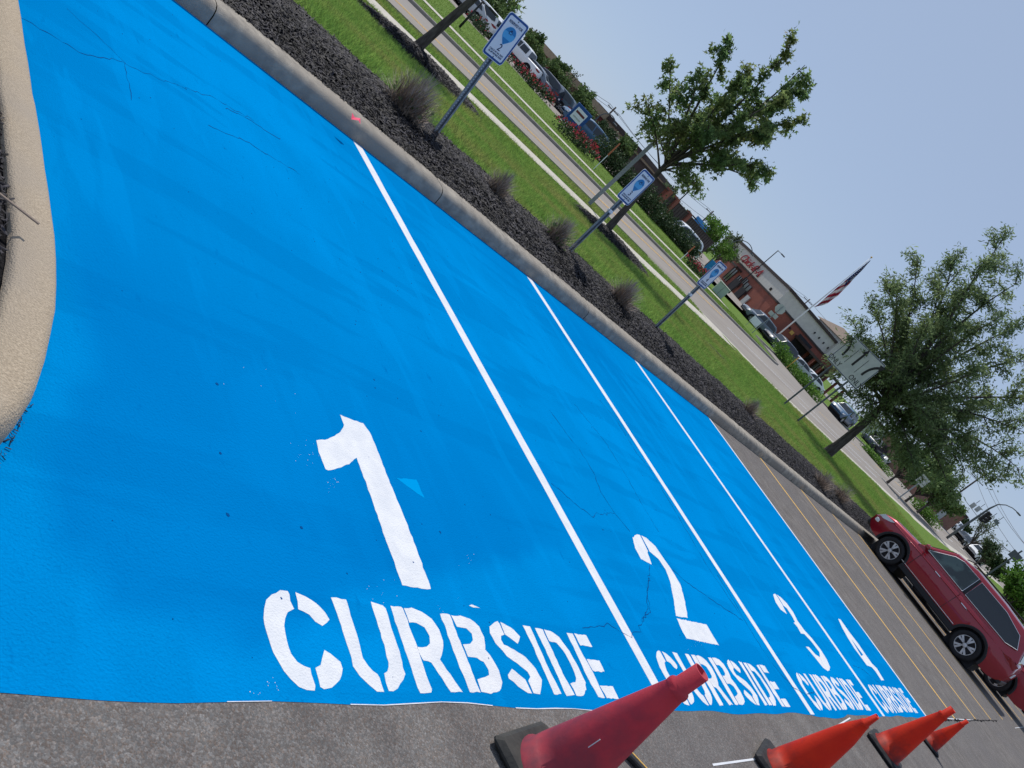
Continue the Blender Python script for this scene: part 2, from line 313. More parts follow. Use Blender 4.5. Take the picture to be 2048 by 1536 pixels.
bays = tag(new_obj('blue_parking_bays', bv, np.stack([ii[:-1, :-1], ii[1:, :-1], ii[1:, 1:], ii[:-1, 1:]], -1).reshape(-1, 4), M['blue']), 'bright blue painted collection bays numbered one to four', kind='structure')
dl = np.array([lotpx(*q) for q in ((300, 250), (150, 420), (150, 560), (182, 670), (197, 710), (157, 754), (110, 830), (90, 960), (100, 1060), (175, 1165), (225, 1215), (300, 1240), (375, 1272), (450, 1282), (512, 1302), (700, 1200), (980, 1130))])
def inside(px_, py_):                       # how far a point lies inside the freshly rolled second coat
    d_ = np.full(px_.shape, 9.); best = np.zeros(px_.shape)
    for (x0, y0), (x1, y1) in zip(dl[:-1], dl[1:]):
        L2 = (x1-x0)**2+(y1-y0)**2; t_ = np.clip(((px_-x0)*(x1-x0)+(py_-y0)*(y1-y0))/L2, 0, 1); dd = np.hypot(px_-x0-t_*(x1-x0), py_-y0-t_*(y1-y0)); cr = (x1-x0)*(py_-y0)-(y1-y0)*(px_-x0)
        best = np.where(dd < d_, cr, best); d_ = np.minimum(d_, dd)
    return np.where(best > 0, d_, -d_)
ins = inside(GXX, GYY); damp = sm((ins+.03)/.08)*(1-sm(ins/1.9))*(1-sm((GYY-2.1)/1.3))
at = bays.data.attributes.new('damp', 'FLOAT', 'POINT'); at.data.foreach_set('value', damp.ravel().astype(np.float32))
for i, x in enumerate(bx):
    wd = .056 if i < 3 else .04
    k = 26; ysn = np.linspace(YN+.0 if i else YN+.02, YK-.02, k)
    jl = rng.normal(0, .0022, k); jr = rng.normal(0, .0022, k)
    lsheet('stripe', [(x-wd+jl[j], ysn[j]) for j in range(k)]+[(x+wd+jr[j], ysn[j]) for j in range(k-1, -1, -1)], .0042, M['white'], bays)
for e0, e1, e2 in ((1.5, 1.75, .001), (2.0, 2.7, .002), (2.95, 3.7, .0025), (4.0, 4.4, .001)):
    ee = [q for q in edge if e0-.08 <= q[0] <= e1+.08]
    lsheet('edge_line', [(a, b-.0006-e2*rng.random()) for a, b in ee]+[(a, b+.0006+e2*rng.random()) for a, b in ee[::-1]], .0045, M['white'], bays)
def Z(ox, oy, s): return lambda pts: [lotpx(ox+a*s, oy+b*s) for a, b in pts]
z5, z2, z4, z8, z3, zz = Z(500, 1152, .25), Z(900, 1152, .25), Z(500, 800, .25), Z(1000, 800, 600/2048), Z(1200, 1152, .25), Z(1536, 1152, .25)
CURB = {'C': [z5([(240,120),(295,115),(312,140),(345,265),(300,290),(275,340),(270,400),(290,520),(330,630),(380,690),(475,745),(490,790),(515,870),(513,920),(450,910),(390,890),(320,830),(270,770),(240,710),(190,620),(160,560),(125,440),(100,340),(110,260),(130,200),(170,150)]),
  z5([(360,135),(440,165),(530,220),(600,295),(628,350),(615,375),(575,398),(520,375),(470,310),(385,265)]),
  z5([(590,600),(640,625),(715,690),(738,740),(732,800),(690,860),(650,895),(590,910),(560,890),(545,830),(520,745),(560,715),(580,660)])],
 'U': [z5([(648,170),(765,188),(775,220),(850,470),(900,650),(940,720),(980,765),(1020,785),(1035,820),(1068,925),(1050,932),(1010,920),(940,870),(870,800),(820,720),(800,650),(740,440)]),
  z5([(965,210),(1060,235),(1080,260),(1130,420),(1190,600),(1235,780),(1225,830),(1180,900),(1140,922),(1105,918),(1085,850),(1065,780),(1095,765),(1105,730),(1085,600),(1020,400)])],
 'R': [z5([(1118,238),(1205,248),(1222,262),(1270,400),(1340,580),(1390,740),(1450,900),(1448,935),(1360,938),(1335,890),(1270,690),(1190,460)]),
  z5([(1230,258),(1290,260),(1370,285),(1450,345),(1510,430),(1540,520),(1543,600),(1520,670),(1600,790),(1700,932),(1605,934),(1530,820),(1450,700),(1420,682),(1385,680),(1360,640),(1335,570),(1410,568),(1435,540),(1430,480),(1390,410),(1330,378),(1270,372)])],
 'B': [z5([(1515,302),(1595,312),(1660,480),(1740,680),(1840,934),(1755,934),(1700,790),(1640,640),(1570,440)]),
  z5([(1608,315),(1680,318),(1760,345),(1830,410),(1870,490),(1880,560),(1880,590),(1940,670),(1990,760),(2012,850),(2005,900),(1970,930),(1920,940),(1850,930),(1815,825),(1880,815),(1908,790),(1905,750),(1870,690),(1810,655),(1740,648),(1700,550),(1760,545),(1785,520),(1770,460),(1730,420),(1650,405)])],
 'S': [z2([(340,375),(375,360),(395,385),(430,465),(408,480),(405,510),(430,550),(510,590),(600,650),(680,740),(730,830),(732,880),(715,945),(690,950),(665,940),(625,840),(640,810),(620,770),(560,720),(450,640),(360,540),(320,460),(315,410)]),
  z2([(400,372),(450,392),(510,435),(555,485),(550,520),(535,540),(480,500),(435,465)]), z2([(490,742),(600,830),(655,945),(620,940),(540,885),(470,820),(460,795)])],
 'I': [z2([(578,398),(640,408),(680,500),(780,730),(893,950),(832,950),(740,740),(650,540)])],
 'D': [z2([(675,415),(735,425),(790,540),(900,780),(995,955),(925,955),(830,740),(740,550)]),
  z2([(748,428),(800,440),(870,490),(950,600),(1020,720),(1080,850),(1088,910),(1065,960),(1010,960),(960,862),(1000,850),(1008,820),(980,740),(920,620),(850,535),(790,520)])],
 'E': [z2([(930,458),(978,465),(1050,610),(1140,770),(1238,980),(1185,972),(1090,800),(1000,600)]), z2([(990,462),(1090,480),(1135,570),(1040,555)]), z2([(1090,668),(1190,675),(1237,768),(1140,762)]), z2([(1198,880),(1300,885),(1348,982),(1252,978)])]}
def rough_poly(poly, step=.02, amp=.0016):
    out = []
    for i, p in enumerate(poly):
        q = poly[(i+1) % len(poly)]; n = max(1, int(math.hypot(q[0]-p[0], q[1]-p[1])/step))
        for j in range(n): t = j/n; out.append((p[0]+(q[0]-p[0])*t+rng.normal(0, amp), p[1]+(q[1]-p[1])*t+rng.normal(0, amp)))
    return out
def painted(name, polys, dx, z=.0042, m='white', amp=.0016):
    V = []; F = []
    for p in polys:
        p = rough_poly(p, amp=amp); b = len(V); V += [lot(a+dx, c, z*.45) for a, c in p]; F.append(tuple(range(b, b+len(p))))
    return new_obj(name, V, F, M[m], bays)
dxs = [0, 2.81, 5.60, 8.36]
for d in dxs:
    for k in CURB: painted('letter', CURB[k], d)
painted('number', [z4([(722,122),(905,190),(955,260),(1010,380),(1060,520),(1200,860),(1310,1140),(1448,1518),(1340,1508),(1215,1482),(1150,1300),(1100,1170),(980,820),(850,465),(790,515),(700,550),(625,568),(600,555),(550,420),(528,325),(600,320),(680,290),(730,240),(750,200)])], 0)
painted('number', [z8([(905,940),(930,918),(953,922),(983,980),(1010,1035),(1005,1040),(1035,1125),(960,1085),(920,1010)]), z8([(962,925),(1000,945),(1060,1000),(1100,1060),(1170,1160),(1230,1260),(1260,1370),(1280,1490),(1200,1475),(1185,1370),(1160,1240),(1130,1160),(1080,1085),(1020,1035)]), z3([(612,340),(850,390),(948,555),(690,500),(650,430)])], 0)
painted('number', [zz([(40,150),(55,142),(80,175),(115,235),(150,305),(100,270),(60,210)]), zz([(64,147),(100,170),(150,220),(200,290),(235,360),(290,435),(350,500),(420,590),(470,670),(495,730),(490,755),(475,760),(440,735),(380,660),(330,600),(300,565),(325,568),(380,630),(415,650),(410,610),(350,530),(290,465),(262,460),(235,410),(205,375),(215,368),(190,320),(150,260),(120,235),(84,172)])], 0, amp=.001)
painted('number', [zz([(560,342),(580,350),(650,450),(720,540),(780,630),(830,700),(870,740),(928,835),(905,835),(860,765),(830,730),(790,715),(750,660),(690,580),(640,500),(590,410)])], 0, amp=.001)
painted('number_slit', [zz([(665,505),(760,632),(745,640)])], 0, .0058, 'blue', .0003)
painted('paint_smear', [z2([(145,235),(170,230),(235,258),(180,252)])], 0, .0045)
M['cyan'] = mat('thin pale blue overspray', (.0, .26, .6), None, rough=.9, spec=0.)
painted('paint_smear', [z4([(1165,625),(1330,640),(1395,790)])], 0, .0036, 'cyan')
# fine white spatter and dark specks lying on the blue
def specks(name, m, spots, z):
    V = []; F = []
    for (x, y, r) in spots:
        b = len(V); k = 5; a0 = random.random()*6
        for j in range(k): rr = r*random.uniform(.5, 1.3); V.append(lot(x+rr*math.cos(a0+j*1.257), y+rr*math.sin(a0+j*1.257), z*.45))
        F.append(tuple(range(b, b+k)))
    o = new_obj(name, V, F, m, bays); o['kind'] = 'stuff'; return o
sp = []
for cx, cy, n, s in ((620,905,50,22),(670,965,30,12),(545,1380,26,25),(580,800,14,60),(760,1180,20,20),(900,1210,10,30),(930,1130,12,14),(1390,1290,14,8)):
    for _ in range(n//2): q = lotpx(cx+rng.normal(0, s), cy+rng.normal(0, s*.6)); sp.append((q[0], q[1], rng.uniform(.0006, .0019)))
specks('paint_spatter', M['white'], sp, .0048)
sp = []
for _ in range(260): q = (rng.uniform(1.3, 9), rng.uniform(.95, 5.9)); sp.append((q[0], q[1], rng.uniform(.0015, .005)))
for px, py in ((434,769),(440,907),(602,1056),(748,760),(880,1065),(1205,1060),(455,1030)): q = lotpx(px, py); sp.append((q[0], q[1], .007))
specks('dark_specks', M['blue_d'], sp, .005)
def crack(px, width):
    pts = [lotpx(*p) for p in px]; out = []
    for a, b in zip(pts[:-1], pts[1:]):
        n = max(2, int(math.hypot(b[0]-a[0], b[1]-a[1])/.035))
        for j in range(n): t = j/n; out.append((a[0]+(b[0]-a[0])*t+rng.normal(0, .007), a[1]+(b[1]-a[1])*t+rng.normal(0, .007)))
    V = []; F = []
    for i, (x, y) in enumerate(out):
        w_ = width*rng.uniform(.1, .7); dx, dy = (out[min(i+1, len(out)-1)][0]-out[max(i-1, 0)][0], out[min(i+1, len(out)-1)][1]-out[max(i-1, 0)][1]); l = math.hypot(dx, dy) or 1
        V += [lot(x-dy/l*w_, y+dx/l*w_, .0054*.45), lot(x+dy/l*w_, y-dx/l*w_, .0054*.45)]
        if i: F.append((2*i-2, 2*i-1, 2*i+1, 2*i))
    new_obj('crack', V, F, M['blue_d'], bays)
e8 = lambda pts: [(1000+a*600/2048, 800+b*600/2048) for a, b in pts]; e2 = lambda pts: [(900+a/4, 1152+b/4) for a, b in pts]; e1 = lambda pts: [(a/3, b/3) for a, b in pts]; eb = lambda pts: [(400+a/4, b/4) for a, b in pts]
for pts, wd in ((e8([(350,570),(500,700),(640,805),(660,775),(790,775)]), .004), (e8([(330,60),(460,240),(550,350),(640,500),(690,630),(780,770),(910,930)]), .005), (e8([(1020,1130),(1010,1270),(1005,1380),(1000,1450),(965,1530)]), .0045),
    (e8([(1180,1160),(1240,1220),(1370,1310),(1480,1390),(1610,1470),(1680,1530)]), .006), (e8([(680,0),(800,150),(930,360),(1020,470),(1160,700),(1330,990),(1410,1130),(1540,1320),(1680,1530)]), .006), (e8([(500,20),(720,290),(850,500),(960,700),(1100,930)]), .0035),
    (e1([(95,95),(370,250),(500,330),(700,360),(850,430),(1080,520),(1270,580),(1400,660),(1536,730)]), .0035), (eb([(200,870),(400,960),(560,1070),(690,1135)]), .006), (eb([(60,1000),(400,1150),(480,1210),(750,1360),(830,1440)]), .005),
    (e2([(1060,430),(1150,410),(1270,395),(1360,440),(1450,490),(1500,450),(1540,350),(1600,280),(1575,150),(1600,0)]), .0035), (e1([(400,60),(560,200),(740,370),(800,640)]), .0025), ([(1536+a/4,1152+b/4) for a, b in ((680,715),(760,750),(850,830),(900,860))], .005), ([(1200+a/4,1152+b/4) for a, b in ((940,0),(1080,220),(1240,500),(1390,720),(1540,890),(1640,940),(1720,925))], .006)):
    crack(pts, wd)
# yellow bay lines further on, chalk marks
yx = [15.255, 17.994, 20.69, 23.42, 26.15, 28.9, 31.6, 34.4]
for x in yx: lsheet('bay_line', [(x-.05, .92), (x+.05, .92), (x+.05, 6.03), (x-.05, 6.03)], .004, M['yellow'], lotsheet)
def chalk(a, b, wd=.006):
    p, q = lotpx(*a), lotpx(*b); d = np.array(q)-np.array(p); n = np.array([-d[1], d[0]])/np.linalg.norm(d)*wd
    lsheet('chalk_mark', [p-n, p+n, q+n, q-n], .0045, M['white'], lotsheet)
for a, b in (((1660,1460),(1700,1436)), ((1425,1530),(1520,1517)), ((1890,1437),(1945,1440)), ((2030,1456),(2047,1454))): chalk(a, b)
def tarpatch():
    V = []; F = []
    for i, x in enumerate(np.arange(13.0, 22, .12)): V += [lot(x, .885+rng.normal(0, .012), .004), lot(x, .905+rng.normal(0, .012), .004)]
    for i in range(len(V)//2-1): F.append((2*i, 2*i+2, 2*i+3, 2*i+1))
    new_obj('pavement_seam', V, F, M['mulch'], lotsheet)
tarpatch()
# ---------------------------------------------------------------- kerbs
KP = [(0, -.02), (0, .02), (.012, .085), (.035, .125), (.07, .147), (.12, .152), (.27, .152), (.3, .14), (.31, .0)]
def kerb_run(name, label, path, m, joints, flip=1, kw=1.):
    root = tag(bpy.data.objects.new(name, None), label, kind='structure'); COL.objects.link(root); root.empty_display_size = .2
    cum = [0]
    for a, b in zip(path[:-1], path[1:]): cum.append(cum[-1]+math.hypot(b[0]-a[0], b[1]-a[1]))
    X = lambda s: (np.interp(s, cum, [p[0] for p in path]), np.interp(s, cum, [p[1] for p in path]))
    ends = [0]+[j for j in joints if 0 < j < cum[-1]]+[cum[-1]]
    for s0, s1 in zip(ends[:-1], ends[1:]):
        n = max(2, int((s1-s0)/.12)); V = []; F = []; k = len(KP)
        for i in range(n+1):
            s = s0+.004+(s1-s0-.008)*i/n; p = X(s); a, b = X(max(s-.03, 0)), X(min(s+.03, cum[-1])); d = np.array(b)-np.array(a); d /= np.linalg.norm(d); nr = np.array([-d[1], d[0]])*flip
            sh = .005 if i in (0, n) else 0
            for u, z in KP: u *= kw; e = rng.normal(0, .0018); V.append(lot(p[0]+nr[0]*(u+e), p[1]+nr[1]*(u+e), z-(sh if z > .1 else 0)))
        for i in range(n):
            for j in range(k-1): F.append((i*k+j, (i+1)*k+j, (i+1)*k+j+1, i*k+j+1) if flip > 0 else (i*k+j, i*k+j+1, (i+1)*k+j+1, (i+1)*k+j))
        new_obj('kerb_stone', V, F, m, root, True)
    return root
kerb_run('kerb', 'long grey concrete kerb between the blue bays and the mulch bed', [(-10, 6.045), (46, 6.045)], M['conc'], [10+x for x in (-6, -2.5, 2.82, 5.45, 8.4, 11.3, 14.2, 17.3, 20.5, 24, 27.5, 31)])
ik = [(-6, 1.2), (-1, 1.2), (.2, 1.21), (.55, 1.26), (.84, 1.38), (1.0, 1.52), (1.08, 1.68), (1.13, 1.84), (1.18, 2.05), (1.212, 2.32), (1.232, 2.85), (1.235, 3.4), (1.248, 4.0), (1.275, 6.03)]
kerb_run('island_kerb', 'wide tan rounded kerb around the mulch island', ik, M['conc_t'], [], 1, .54)
# ---------------------------------------------------------------- mulch
def chips(name, P, nrm_z, size, m, parent=None, flat=.35):
    n = len(P); a = rng.uniform(0, 6.283, n); el = rng.normal(0, flat, n); L = size*rng.uniform(.45, 1.5, n); W_ = L*rng.uniform(.12, .32, n); Hh = W_*rng.uniform(.25, .6, n)
    d = np.stack([np.cos(a)*np.cos(el), np.sin(a)*np.cos(el), np.sin(el)], 1); s = np.stack([-np.sin(a), np.cos(a), rng.normal(0, .35, n)], 1); s /= np.linalg.norm(s, axis=1)[:, None]; u = np.cross(d, s)
    B = [(-1, -.7, 0), (-.8, .9, 0), (1, .6, 0), (.85, -.8, 0), (-.7, -.1, 1), (.75, .1, 1)]
    V = np.stack([P+d*(L*b[0]/2)[:, None]+s*(W_*b[1]/2)[:, None]+u*(Hh*b[2])[:, None] for b in B], 1).reshape(-1, 3)
    f = np.array([(0, 3, 4), (3, 5, 4), (3, 2, 5), (2, 1, 5), (1, 4, 5), (1, 0, 4)]); F = (np.arange(n)[:, None, None]*6+f[None]).reshape(-1, 3)
    o = new_obj(name, V, F, m, parent); o['kind'] = 'stuff'; return o
def bed_z(x, y): return T(x, y)+.012
bys = np.linspace(6.33, 8.2, 12)
def bededge(x): return 7.78+.05*np.sin(x*2.1)+.04*np.sin(x*5.3+1)+.03*np.sin(x*11)
bx_ = np.arange(-4, 40, .25); V = []; F = []
for i, x in enumerate(bx_):
    for j in range(8):
        yl = 6.3+(bededge(x)-6.3)*j/7; y = yl-.0075*x; V.append((x, y, float(bed_z(x, y))+.012+.02*math.sin(math.pi*j/7)))
for i in range(len(bx_)-1):
    for j in range(7): F.append((i*8+j, (i+1)*8+j, (i+1)*8+j+1, i*8+j+1))
bed = tag(new_obj('mulch_bed', V, F, M['mulch'], None, True), 'long bed of black shredded mulch behind the grey kerb', kind='structure')
n = 76000; x = 2+ (rng.random(n)**1.9)*30; yl = 6.32+rng.random(n)*(bededge(x)+.04-6.32); y = yl-.0075*x
chips('mulch_chips', np.stack([x, y, bed_z(x, y)+.014+.02*np.sin(np.pi*np.clip((yl-6.3)/1.48, 0, 1))+rng.random(n)*.018], 1), None, .05, M['chip'], bed)
isl = tag(new_obj('mulch_island', [lot(*p) for p in [(-6, 1.34, .118), (.5, 1.38, .118), (.92, 1.62, .118), (1.07, 2.1, .118), (1.1, 3.5, .118), (1.14, 6, .118), (-6, 6, .118)]], [tuple(range(7))], M['mulch']), 'black mulch inside the tan kerb island', kind='structure')
n = 9000; P = []
for _ in range(n): yy = rng.uniform(1.6, 5.6); P.append(lot(np.interp(yy, [1.5, 1.9, 2.4, 3.5, 6], [.7, .95, 1.05, 1.08, 1.11])-abs(rng.normal(0, .3)), yy, .122+rng.random()*.022))
chips('mulch_chips', np.array(P), None, .03, M['chip'], isl)
n = 160; P = []
for _ in range(n): t = rng.random(); P.append(lot(np.interp(t, [0, .3, .6, 1], [1.145, 1.085, 1.0, .76])+rng.normal(.0, .006), np.interp(t, [0, .3, .6, 1], [1.86, 1.67, 1.5, 1.325])-.012+rng.normal(0, .006), .006))
chips('loose_mulch', np.array(P), None, .012, M['chip'], isl)
tw = thing('dead_twig', 'thin bare brown twig poking over the tan kerb', 'twig', (.62, 2.62, .145), 0, lotframe=True)
a0 = lotpx(72, 455, .19)
MB().tube([(0, 0, 0), ((a0[0]-.62)*.5, (a0[1]-2.62)*.55, .05), (a0[0]-.62, a0[1]-2.62, .06)], [.0035, .004, .0045], 6).ob('stem', M['twig'], tw)
MB().tube([(.05, .02, .02), (.12, .12, .04), (.2, .17, .05)], [.002, .002, .0015], 5).ob('side_shoot', M['twig'], tw)
# ---------------------------------------------------------------- street
def strip(name, xs, y0, y1, z, m, parent=None, kind='structure', label=None, nj=2):
    V = []; F = []
    for i, x in enumerate(xs):
        for j in range(nj): y = y0(x)+(y1(x)-y0(x))*j/(nj-1); V.append((x, y, z(x, y)))
    for i in range(len(xs)-1):
        for j in range(nj-1): F.append((i*nj+j, (i+1)*nj+j, (i+1)*nj+j+1, i*nj+j+1))
    o = new_obj(name, V, F, m, parent)
    if not parent: tag(o, label, kind=kind)
    return o
SX = np.concatenate([[-300, -60], np.arange(-10, 110, 1.), [120, 140, 180, 260, 400]])
rz = lambda x, y=20: -.4+float(rise(x))
road = strip('road', SX, lambda x: yn(x)+.02, lambda x: yf(x)-.02, lambda x, y: rz(x), M['road'], None, 'structure', 'grey street running past the lawn')
def kstrip(name, xs, yfun, sgn, m, label):
    k = [(0, -.2), (0, .1), (.02, .125), (.16, .13), (.17, -.1)]; V = []; F = []
    for x in xs:
        for u, z in k: V.append((x, yfun(x)+sgn*u, rz(x)+z))
    for i in range(len(xs)-1):
        for j in range(4): F.append((i*5+j, (i+1)*5+j, (i+1)*5+j+1, i*5+j+1) if sgn > 0 else (i*5+j, i*5+j+1, (i+1)*5+j+1, (i+1)*5+j))
    return tag(new_obj(name, V, F, m), label, kind='structure')
KX = np.concatenate([[-300, -60], np.arange(-10, 110, .5), [120, 140, 180, 260, 400]])
M['kgrey'] = mat('dull kerb concrete', (.3, .275, .245), (.24, .22, .2), 3, .9)
kstrip('street_kerb', [x for x in KX if x < 27.5], lambda x: float(yn(x)), -1, M['kgrey'], 'low street kerb along the grass verge')
kstrip('far_street_kerb', KX, lambda x: float(yf(x)), 1, M['kgrey'], 'grey kerb along the far side of the street')
strip('gutter', np.arange(27.5, 140, .5), lambda x: yn(x)-.3, lambda x: yn(x)+1.0, lambda x, y: rz(x)+.012, M['walk'], None, 'structure', 'pale concrete gutter along the lawn edge')
swn = lambda x: np.interp(x, [-60, 11, 16, 21, 24, 28, 33], [18.2, 17.9, 17.25, 16.75, 16.45, 16.35, 16.3])
strip('sidewalk', np.concatenate([[-60, -20], np.arange(-10, 32, .5)]), swn, lambda x: np.minimum(swn(x)+1.35, yn(x)-.18), lambda x, y: -.31, M['walk'], None, 'structure', 'narrow pale sidewalk between lawn and verge')
strip('far_sidewalk', np.arange(-20, 58, 1.), lambda x: np.interp(x, [0, 25, 40, 58], [33.5, 33, 32, 32.4]), lambda x: np.interp(x, [0, 25, 40, 58], [33.5, 33, 32, 32.4])+1.3, lambda x, y: float(T(x, y))+.02, M['walk'], None, 'structure', 'pale sidewalk across the far lawn')
yl1 = lambda x: np.interp(x, [-60, 15, 28, 35, 45], [24.6, 24.4, 23.9, 24.6, 25])
for k in (-.13, .13): strip('centre_line', np.arange(-60, 45, 1.), lambda x: yl1(x)+k-.055, lambda x: yl1(x)+k+.055, lambda x, y: rz(x)+.006, M['yellow'], road)
wl = lambda off: (lambda x: np.interp(x, [38, 45, 55, 62, 75, 110, 180], [22.2, 21.9, 21.0, 20.5, 20.2, 21.4, 27])+off)
strip('lane_line', np.arange(40, 150, 1.), wl(-.06), wl(.06), lambda x, y: rz(x)+.006, M['white'], road)
strip('lane_line', np.arange(47, 60, 1.), wl(-2.4), wl(-2.28), lambda x, y: rz(x)+.006, M['white'], road)
for x0 in np.arange(60, 150, 9.): strip('lane_dash', np.arange(x0, x0+3.1, 1.), wl(-2.4), wl(-2.28), lambda x, y: rz(x)+.006, M['white'], road)
for x0 in np.arange(62, 150, 9.): strip('lane_dash', np.arange(x0, x0+3.1, 1.), wl(3.5), wl(3.62), lambda x, y: rz(x)+.006, M['yellow'], road)
# parking apron and side road across the street
ap = tag(new_obj('far_parking_lot', [(10, 49.5, -.18), (66, 46, -.18), (150, 44, -.18), (170, 130, -.18), (-40, 130, -.18)], [(0, 1, 2, 3, 4)], M['road']), 'far parking lot behind the lawn across the street', kind='structure')
# ---------------------------------------------------------------- grass
def blades(name, P, h0, w0, m, parent=None, lean=.45):
    n = len(P); a = rng.uniform(0, 6.283, n); h = h0*rng.uniform(.5, 1.3, n); w_ = w0*rng.uniform(.7, 1.4, n); l = rng.normal(0, lean, (n, 2))*h[:, None]
    s = np.stack([np.cos(a)*w_/2, np.sin(a)*w_/2, np.zeros(n)], 1); tip = P+np.concatenate([l, h[:, None]], 1)
    V = np.stack([P-s, P+s, tip], 1).reshape(-1, 3); o = new_obj(name, V, np.arange(3*n).reshape(-1, 3), m, parent); o['kind'] = 'stuff'; return o
TR = [np.array((11.8, 16.5)), np.array((20.05, 15.65))]
n = 360000; x = 2.5+(rng.random(n)**1.55)*50; yl = bededge(np.minimum(x, 39))-.03+(rng.random(n))*(np.minimum(swn(np.minimum(x, 33)), yn(x)-.3)-7.7); y = yl-.0075*x
ok = np.ones(n, bool)
for c in TR: ok &= (((x-c[0])/1.9)**2+((y-c[1])/.95)**2 > 1)
ok &= y < np.where(x < 32, swn(x), yn(x)-.32)-.02
x, y = x[ok], y[ok]; lawnb = np.stack([x, y, T(x, y)], 1)
gb = blades('grass', lawnb, .085, .013, M['blade']); tag(gb, 'short green mown grass of the near lawn', 'grass', kind='stuff')
n = 40000; x = 4+rng.random(n)**1.3*26; y = swn(x)+1.37+rng.random(n)*(yn(x)-swn(x)-1.6); ok = (yn(x)-swn(x)) > 1.75; x, y = x[ok], y[ok]
tag(blades('verge_grass', np.stack([x, y, T(x, y)], 1), .08, .016, M['blade']), 'scruffy green verge grass beside the street kerb', 'grass', kind='stuff')
n = 60000; x = 8+rng.random(n)*60; y = yf(x)+.3+rng.random(n)*(crest(x)+1-yf(x)); x, y = x[x < 58], y[x < 58]
fw = np.interp(x, [0, 25, 40, 58], [33.5, 33, 32, 32.4]); ok = (y < fw) | (y > fw+1.3); x, y = x[ok], y[ok]
tag(blades('far_grass', np.stack([x, y, T(x, y)], 1), .07, .02, M['blade2']), 'bright green lawn grass across the street', 'grass', kind='stuff')
# bare strip with a drain cover in the lawn
dr = G(1433, 708, -.28)
d = thing('drain_cover', 'rusty brown sunken drain strip in the lawn', 'drain', (dr[0], dr[1], float(T(dr[0], dr[1]))), -.35)
MB().box((0, 0, .02), (1.0, .22, .05), 0, .015).ob('cover', M['brown'], d)
MB().box((0, 0, .01), (1.25, .36, .03), 0, .01).ob('surround', M['straw'], d)
for k in range(5): MB().box((-.36+k*.18, 0, .047), (.06, .16, .008)).ob('slot', M['dark'], d)
# ================================================================ part two: plants
def leafmesh(P, D, size, shape, droop=0.):
    """P points, D outward directions; returns verts, faces of one leaf (a few triangles) per point"""
    n = len(P); r = rng.normal(0, 1, (n, 3)); d = D+r*.75; d[:, 2] -= droop; d /= np.linalg.norm(d, axis=1)[:, None]
    s = np.cross(d, rng.normal(0, 1, (n, 3))); s /= np.linalg.norm(s, axis=1)[:, None]; L = size*rng.uniform(.6, 1.35, n)
    if shape == 'maple':
        B = [(0, 0), (.45, -.16), (.5, .0), (.45, .16), (1, 0), (.5, -.62), (.5, .62), (.25, -.1), (.25, .1)]
        f = np.array([(0, 1, 4), (0, 4, 3), (0, 5, 1), (0, 3, 6)])
    elif shape == 'frond':
        B = [(0, -.06), (0, .06), (.5, -.16), (.5, .16), (1, 0)]; f = np.array([(0, 2, 3), (0, 3, 1), (2, 4, 3)])
    else:
        B = [(0, 0), (.5, -.3), (1, 0), (.5, .3)]; f = np.array([(0, 1, 2), (0, 2, 3)])
    u = np.cross(d, s); V = np.stack([P+d*(L*b[0])[:, None]+s*(L*b[1])[:, None]+u*(L*(-.35*b[0]**2 if shape == 'frond' else -.18*abs(b[1])))[:, None] for b in B], 1).reshape(-1, 3)
    F = (np.arange(n)[:, None, None]*len(B)+f[None]).reshape(-1, 3); return V, F
def bez(a, b, c, n=8): t = np.linspace(0, 1, n)[:, None]; return (1-t)**2*a+2*t*(1-t)*b+t*t*c
def tree(name, label, base, fork, tips, r0, leafm, size, nleaf, shape, spread, group=None, droop=0., bark='bark', bend=None, start=.3, sub=7, cat='tree'):
    base, fork = np.array(base, float), np.array(fork, float); t = thing(name, label, cat, base, 0, group)
    mid = (base+fork)/2+(np.array(bend) if bend is not None else 0)
    tr = bez(base, mid, fork, 7)-base; tr = np.vstack([tr[:1]-[0, 0, .15], tr])
    rad = [r0*1.35, r0*1.25]+list(np.linspace(r0, r0*.62, 6))
    MB().tube(tr, rad, 10).ob('trunk', M[bark], t, True)
    PP, DD = [], []
    lens = np.array([np.linalg.norm(np.array(q)-fork) for q in tips])
    for q, l in zip(tips, lens):
        q = np.array(q, float); st = base+(fork-base)*random.uniform(.86, 1); c = (st+q)/2+np.array([0, 0, .16*l])+rng.normal(0, .07*l, 3)
        path = bez(st, c, q, 9); rr = r0*.5*min(1, .35+l/lens.max()*.65)
        mb = MB(); mb.tube(path-base, list(np.linspace(rr, .008, 9)), 6)
        for k in range(sub):
            tt = start+(1-start)*(k+random.random())/sub; p = bez(st, c, q, 41)[min(40, int(tt*40))]
            dr_ = rng.normal(0, 1, 3)+(q-fork)/l*.8; dr_[2] += .25; dr_ /= np.linalg.norm(dr_); L = spread*random.uniform(.6, 1.4)*(1.25-.5*tt)
            e = p+dr_*L; sp_ = bez(p, (p+e)/2+np.array([0, 0, .1*L]), e, 5); mb.tube(sp_-base, list(np.linspace(rr*.28+.004, .004, 5)), 4, False)
            m = int(nleaf*l/lens.sum()/sub); ii = rng.random(m)**.7; pts = np.stack([np.interp(ii, np.linspace(0, 1, 5), sp_[:, a]) for a in range(3)], 1)+rng.normal(0, spread*.16, (m, 3))
            PP.append(pts); DD.append(np.tile(dr_*.6, (m, 1)))
        mb.ob('branch', M[bark], t, True)
    P = np.vstack(PP)-base; V, F = leafmesh(P, np.vstack(DD), size, shape, droop); new_obj('crown', V, F, leafm, t)
    return t
def tip(px, py, base, dd): return AT(px, py, math.hypot(base[0], base[1])+dd)
def ground(p): return np.array([p[0], p[1], float(T(p[0], p[1]))])
